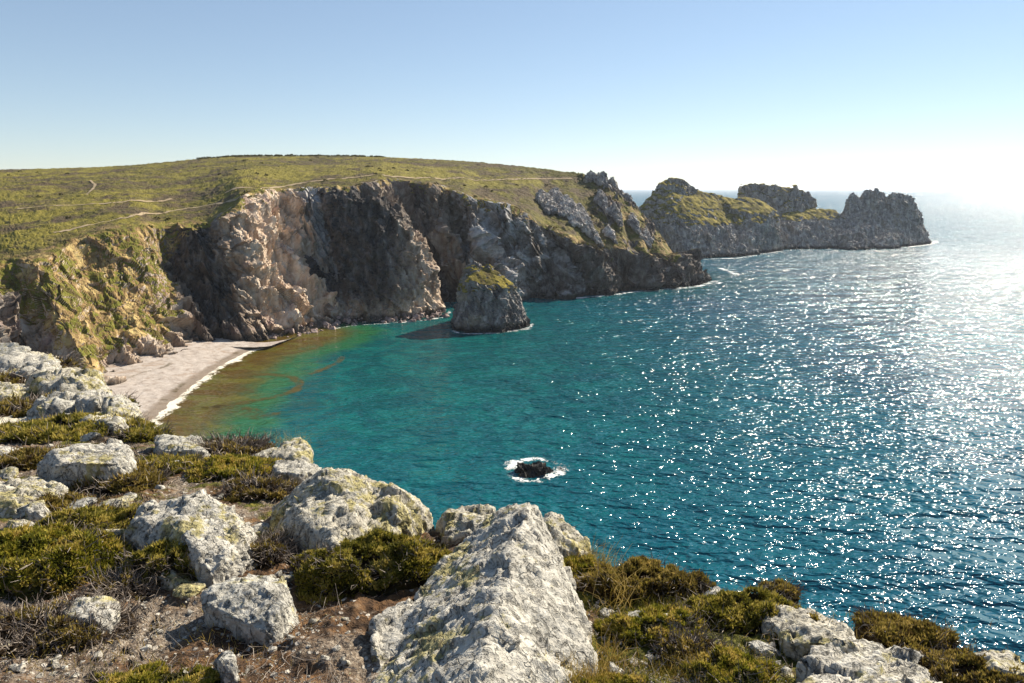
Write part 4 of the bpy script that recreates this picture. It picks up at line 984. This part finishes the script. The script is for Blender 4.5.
# ------------------------------------------------------------------ gorse and bracken far off on the hill
def thicket():
    rng = np.random.default_rng(5); H = P2.reshape(NR, NC, 3); cs = []; rs = []
    for i in range(130):
        c = rng.integers(0, NC); r0 = int(NV1 + rng.random() ** 0.8 * (NV2 - 6)); p = H[r0, c]
        if perlin(np.array([[p[0] / 30, p[1] / 30, 4.2]]))[0] < rng.uniform(-.4, .25): continue
        cs.append(p); rs.append(rng.uniform(0.4, 1.1))
    c0, c1 = [int(np.argmin(np.abs(H[NV1 + NV2 - 1, :, 0] - x))) for x in (-215, -90)]
    for i in range(260):
        cs.append(H[NV1 + NV2 - 1 - int(rng.integers(0, 4)), int(rng.integers(c0, c1))] + [0, 0, 0.0]); rs.append(rng.uniform(0.3, 1.0))
    cs = np.array(cs); rs = np.array(rs); k = 34; d = rng.normal(size=(len(cs), k, 3)); d /= np.linalg.norm(d, axis=2)[..., None]; d[..., 2] = np.abs(d[..., 2])
    P0 = (cs[:, None] + d * rs[:, None, None] * [1, 1, .7]).reshape(-1, 3)
    V, Q, T = leaves(P0, d.reshape(-1, 3), 0.55, 0.35, 2, rng, np.clip(rng.normal(.28, .15, len(P0)), 0, 1))
    setting(link('undergrowth', make_mesh('undergrowth', V, Q, False, {'tone': ('FACE', T)}), MAT_HEATHER), 'stuff')
thicket()

# ------------------------------------------------------------------ loose stones, gravel, grass
def stone_mesh(seed, sub=3):
    bm = bmesh.new(); bmesh.ops.create_icosphere(bm, subdivisions=sub, radius=1.0); me = bpy.data.meshes.new('stone'); bm.to_mesh(me); bm.free()
    n = len(me.vertices); co = np.empty(n * 3, dtype=np.float32); me.vertices.foreach_get('co', co); co = co.reshape(-1, 3).astype(float)
    rng = np.random.default_rng(seed)
    for _ in range(9):  # chop flat facets
        d = rng.normal(size=3); d /= np.linalg.norm(d); k = 0.45 + 0.35 * rng.random(); s = co @ d - k
        co -= np.maximum(s, 0)[:, None] * d
    co *= np.array([1.0, 0.75, 0.55]); co += 0.05 * co * fbm(co * 3 + seed, 2)[:, None]
    me.vertices.foreach_set('co', co.astype(np.float32).ravel()); me.update(); return me
SM = [stone_mesh(k) for k in range(6)]
for me in SM: me.materials.append(MAT_STONE)
rng = np.random.default_rng(21); cnt = 0
proto = {}
while cnt < 290:
    reg = rng.random()
    if reg < 0.62: x, y = rng.uniform(0, 350), rng.uniform(600, 683)
    elif reg < 0.8: x, y = rng.uniform(588, 660), rng.uniform(600, 683)
    elif reg < 0.92: x, y = rng.uniform(0, 300), rng.uniform(440, 600)
    else: x, y = rng.uniform(680, 800), rng.uniform(640, 683)
    if not on_ground(x, y): continue
    p = hit_ground(x, y); s = 0.009 + 0.032 * rng.random() ** 3; s *= p[1] / 3.2
    k = int(rng.integers(0, 6))
    if k not in proto:
        o = bpy.data.objects.new('stone', SM[k]); proto[k] = o
        tag(o, 'small pale loose stone lying on the brown heath soil', 'stone', 'loose stones on the heath soil')
    else: o = proto[k].copy()
    COL.objects.link(o); o.location = p + [0, 0, 0.15 * s]; o.rotation_euler = (rng.normal() * .3, rng.normal() * .3, rng.random() * 6.3); o.scale = (s, s, s); cnt += 1
HM = [stone_mesh(90 + k, 4) for k in range(5)]
for k, me in enumerate(HM):
    n_ = len(me.vertices); c3 = np.empty(n_ * 3, dtype=np.float32); me.vertices.foreach_get('co', c3); c3 = c3.reshape(-1, 3).astype(float)
    c3 *= (1 + 0.10 * facets(c3 * 2.2 + k) + 0.05 * facets(c3 * 6 + k))[:, None]; me.vertices.foreach_set('co', c3.astype(np.float32).ravel()); me.update()
    me.materials.append(MAT_ROCKS[k % 3])
proto = {}; cnt = 0
while cnt < 110:
    u_ = rng.random()
    if u_ < 0.30: x = rng.uniform(-5, 125); y = rng.uniform(max(354, 352 + 0.45 * x), 425)
    elif u_ < 0.78: x, y = rng.uniform(-5, 330), 430 + 170 * rng.random() ** 1.2
    else: x, y = rng.uniform(590, 830), rng.uniform(600, 683)
    if not on_ground(x, y): continue
    p = hit_ground(x, y); w = (8 + 30 * rng.random() ** 2.4) * p[1] / F; k = int(rng.integers(0, 5))
    if k not in proto:
        o = bpy.data.objects.new('half_buried_rock', HM[k]); proto[k] = o
        tag(o, 'pale rough rock half buried in the heath soil', 'rock', 'half-buried rocks among the heather')
    else: o = proto[k].copy()
    COL.objects.link(o); o.location = p; o.rotation_euler = (rng.normal() * .25, rng.normal() * .25, rng.random() * 6.3); o.scale = (w, w, w * 0.75); cnt += 1
def gravel(n):
    ico = [np.array([v.co[:] for v in m.vertices]) for m in [stone_mesh(50 + k, 1) for k in range(4)]]
    fc = np.array([p.vertices[:] for p in stone_mesh(50, 1).polygons]); V = []; Q = []; c = 0
    for i in range(n):
        reg = rng.random()
        if reg < 0.7: x, y = rng.uniform(0, 360), rng.uniform(598, 690)
        elif reg < 0.9: x, y = rng.uniform(586, 700), rng.uniform(590, 690)
        else: x, y = rng.uniform(200, 340), rng.uniform(585, 640)
        p = ghit(x, y); pn = perlin(np.array([[p[0] * 3.2, p[1] * 3.2, 1.3]]))[0]
        if pn < rng.uniform(-.25, .3): continue
        p[2] = ground_h([p[0]], [p[1]])[0]
        s = 0.003 + 0.008 * rng.random() ** 2.5; a = rng.random() * 6.3; ca, sa = math.cos(a), math.sin(a)
        v = ico[i % 4] * s; v = np.stack([v[:, 0] * ca - v[:, 1] * sa, v[:, 0] * sa + v[:, 1] * ca, v[:, 2]], 1) + p
        V.append(v); Q.append(fc + c); c += len(v)
    o = link('gravel', make_mesh('gravel', np.concatenate(V), np.concatenate(Q), False), MAT_STONE); setting(o, 'stuff')
gravel(9000)
def grass(patches):
    V = []; Q = []; T = []; c = 0
    for x, y, w, h, n, hgt, tn in patches:
        xx = rng.normal(x, w, n); yy = np.clip(rng.normal(y, h, n), 430, 720); pts = np.array([ghit(a, b_) for a, b_ in zip(xx, yy)])
        pts[:, 2] = ground_h(pts[:, 0], pts[:, 1]); d = np.stack([rng.normal(size=n) * .45, rng.normal(size=n) * .45, np.ones(n)], 1)
        v, q, t = twigs(pts, d, hgt * pts[:, 1:2] / 3.2, 0.0016, rng, np.clip(tn + rng.normal(size=n) * .2, 0, 1))
        V.append(v); Q.append(q + c); T.append(t); c += len(v)
    o = link('grass', make_mesh('grass', np.concatenate(V), np.concatenate(Q), False, {'tone': ('FACE', np.concatenate(T))}), MAT_GRASS); setting(o, 'stuff')
grass([(565, 684, 22, 8, 900, .09, .75), (590, 572, 12, 6, 300, .10, .7), (660, 622, 26, 10, 1200, .06, .3), (605, 660, 12, 10, 300, .07, .7), (620, 605, 10, 6, 60, .16, .85),
       (690, 668, 30, 8, 600, .06, .5), (735, 675, 24, 8, 800, .05, .25), (160, 684, 30, 5, 700, .04, .35), (230, 640, 40, 20, 160, .04, .8), (80, 660, 50, 15, 200, .04, .7), (290, 445, 10, 5, 200, .04, .8), (850, 640, 60, 10, 300, .04, .8)])
def litter(n):
    xx, yy = rng.uniform(-10, 345, n), 700 - 118 * rng.random(n) ** 1.2
    k = n // 3; xx[:k] = rng.uniform(586, 800, k); yy[:k] = rng.uniform(600, 690, k)
    pts = np.array([ghit(a, b_) for a, b_ in zip(xx, yy)]); pts[:, 2] = ground_h(pts[:, 0], pts[:, 1]) + 0.006
    d = np.stack([rng.normal(size=n), rng.normal(size=n), 0.12 + 0.2 * rng.random(n)], 1)
    v, q, t = twigs(pts, d, 0.085, 0.0016, rng, np.clip(0.55 + rng.normal(size=n) * .25, 0, 1))
    setting(link('dead_twigs', make_mesh('dead_twigs', v, q, False, {'tone': ('FACE', t)}), MAT_TWIG), 'stuff')
litter(1500)
# fallen rocks along the cliff foot
TM = [stone_mesh(70 + k) for k in range(5)]
for me in TM: me.materials.append(MAT_TALUS)
foot = [on_z(*p, 0.5) for p in [(232, 338), (262, 337), (290, 335), (305, 332), (330, 327), (360, 322), (395, 321), (425, 319), (447, 315)]]
foot = np.array(foot); s_ = np.concatenate([[0], np.cumsum(np.linalg.norm(np.diff(foot, axis=0), axis=1))]); proto = {}
for i in range(230):
    u = s_[-1] * (rng.random() if i % 3 else rng.uniform(0.4, 1.0)); p = np.array([np.interp(u, s_, foot[:, k]) for k in range(3)])
    w = rng.random() ** 1.5; p[1] += 9 * w - 1.0 + rng.normal(); p[0] += rng.normal() * 2; p[2] = -0.1 + 2.2 * w
    k = i % 5; s = 0.5 + 1.6 * rng.random() ** 3
    if k not in proto:
        o = bpy.data.objects.new('fallen_rock', TM[k]); proto[k] = o
        tag(o, 'fallen rock in the rubble at the foot of the cliff by the cove', 'rock', 'fallen rocks along the cliff foot')
    else: o = proto[k].copy()
    COL.objects.link(o); o.location = p; o.rotation_euler = (rng.normal() * .5, rng.normal() * .5, rng.random() * 6.3); o.scale = (s, s, s * 1.2)

# ------------------------------------------------------------------ thin sea air
def haze(density):
    V = np.array([[x, y, z] for z in (-4.0, 110.0) for y in (-33000.0, 33000.0) for x in (-33000.0, 33000.0)])
    me = make_mesh('haze', V, [[0, 2, 3, 1], [4, 5, 7, 6], [0, 1, 5, 4], [2, 6, 7, 3], [0, 4, 6, 2], [1, 3, 7, 5]], False)
    m = bpy.data.materials.new('thin_air'); m.use_nodes = True; t = m.node_tree; t.nodes.clear()
    v = t.nodes.new('ShaderNodeVolumePrincipled'); o = t.nodes.new('ShaderNodeOutputMaterial')
    v.inputs['Color'].default_value = (0.80, 0.88, 1.0, 1); v.inputs['Density'].default_value = density; v.inputs['Anisotropy'].default_value = 0.3
    t.links.new(v.outputs[0], o.inputs['Volume']); setting(link('haze', me, m), 'stuff')
haze(0.00006)

# ------------------------------------------------------------------ light, sky, camera
world = bpy.data.worlds.new('World'); SC.world = world; world.use_nodes = True
nt = world.node_tree; nt.nodes.clear(); sky = nt.nodes.new('ShaderNodeTexSky'); bg = nt.nodes.new('ShaderNodeBackground'); wo = nt.nodes.new('ShaderNodeOutputWorld')
sky.sky_type = 'NISHITA'; sky.sun_disc = False; sky.sun_elevation = SUN_EL; sky.sun_rotation = SUN_AZ
sky.air_density = 0.85; sky.dust_density = 0.0; sky.ozone_density = 2.7; sky.altitude = 0
bg.inputs[1].default_value = 0.104
gm = nt.nodes.new('ShaderNodeGamma'); gm.inputs[1].default_value = 0.72
nt.links.new(sky.outputs[0], gm.inputs[0]); nt.links.new(gm.outputs[0], bg.inputs[0]); nt.links.new(bg.outputs[0], wo.inputs[0])
sl = bpy.data.lights.new('sun', 'SUN'); sl.energy = 4.6; sl.angle = R(0.53); sl.color = (1.0, 0.91, 0.75)
so = bpy.data.objects.new('sun', sl); COL.objects.link(so)
sd = Vector((math.sin(SUN_AZ) * math.cos(SUN_EL), math.cos(SUN_AZ) * math.cos(SUN_EL), math.sin(SUN_EL)))
so.rotation_euler = sd.to_track_quat('Z', 'Y').to_euler()
cam = bpy.data.cameras.new('camera'); cam.lens = 36 * F / 1024; cam.sensor_width = 36; cam.clip_start = 0.05; cam.clip_end = 60000
co_ = bpy.data.objects.new('camera', cam); COL.objects.link(co_); co_.location = (0, 0, CZ); co_.rotation_euler = (R(90) - PITCH, 0, 0)
SC.camera = co_
SC.view_settings.view_transform = 'Standard'; SC.view_settings.look = 'None'; SC.view_settings.exposure = 1.05; SC.view_settings.gamma = 1.0
SC.cycles.use_denoising = True
SC.cycles.max_bounces = 6; SC.cycles.diffuse_bounces = 3; SC.cycles.glossy_bounces = 3; SC.cycles.transparent_max_bounces = 12
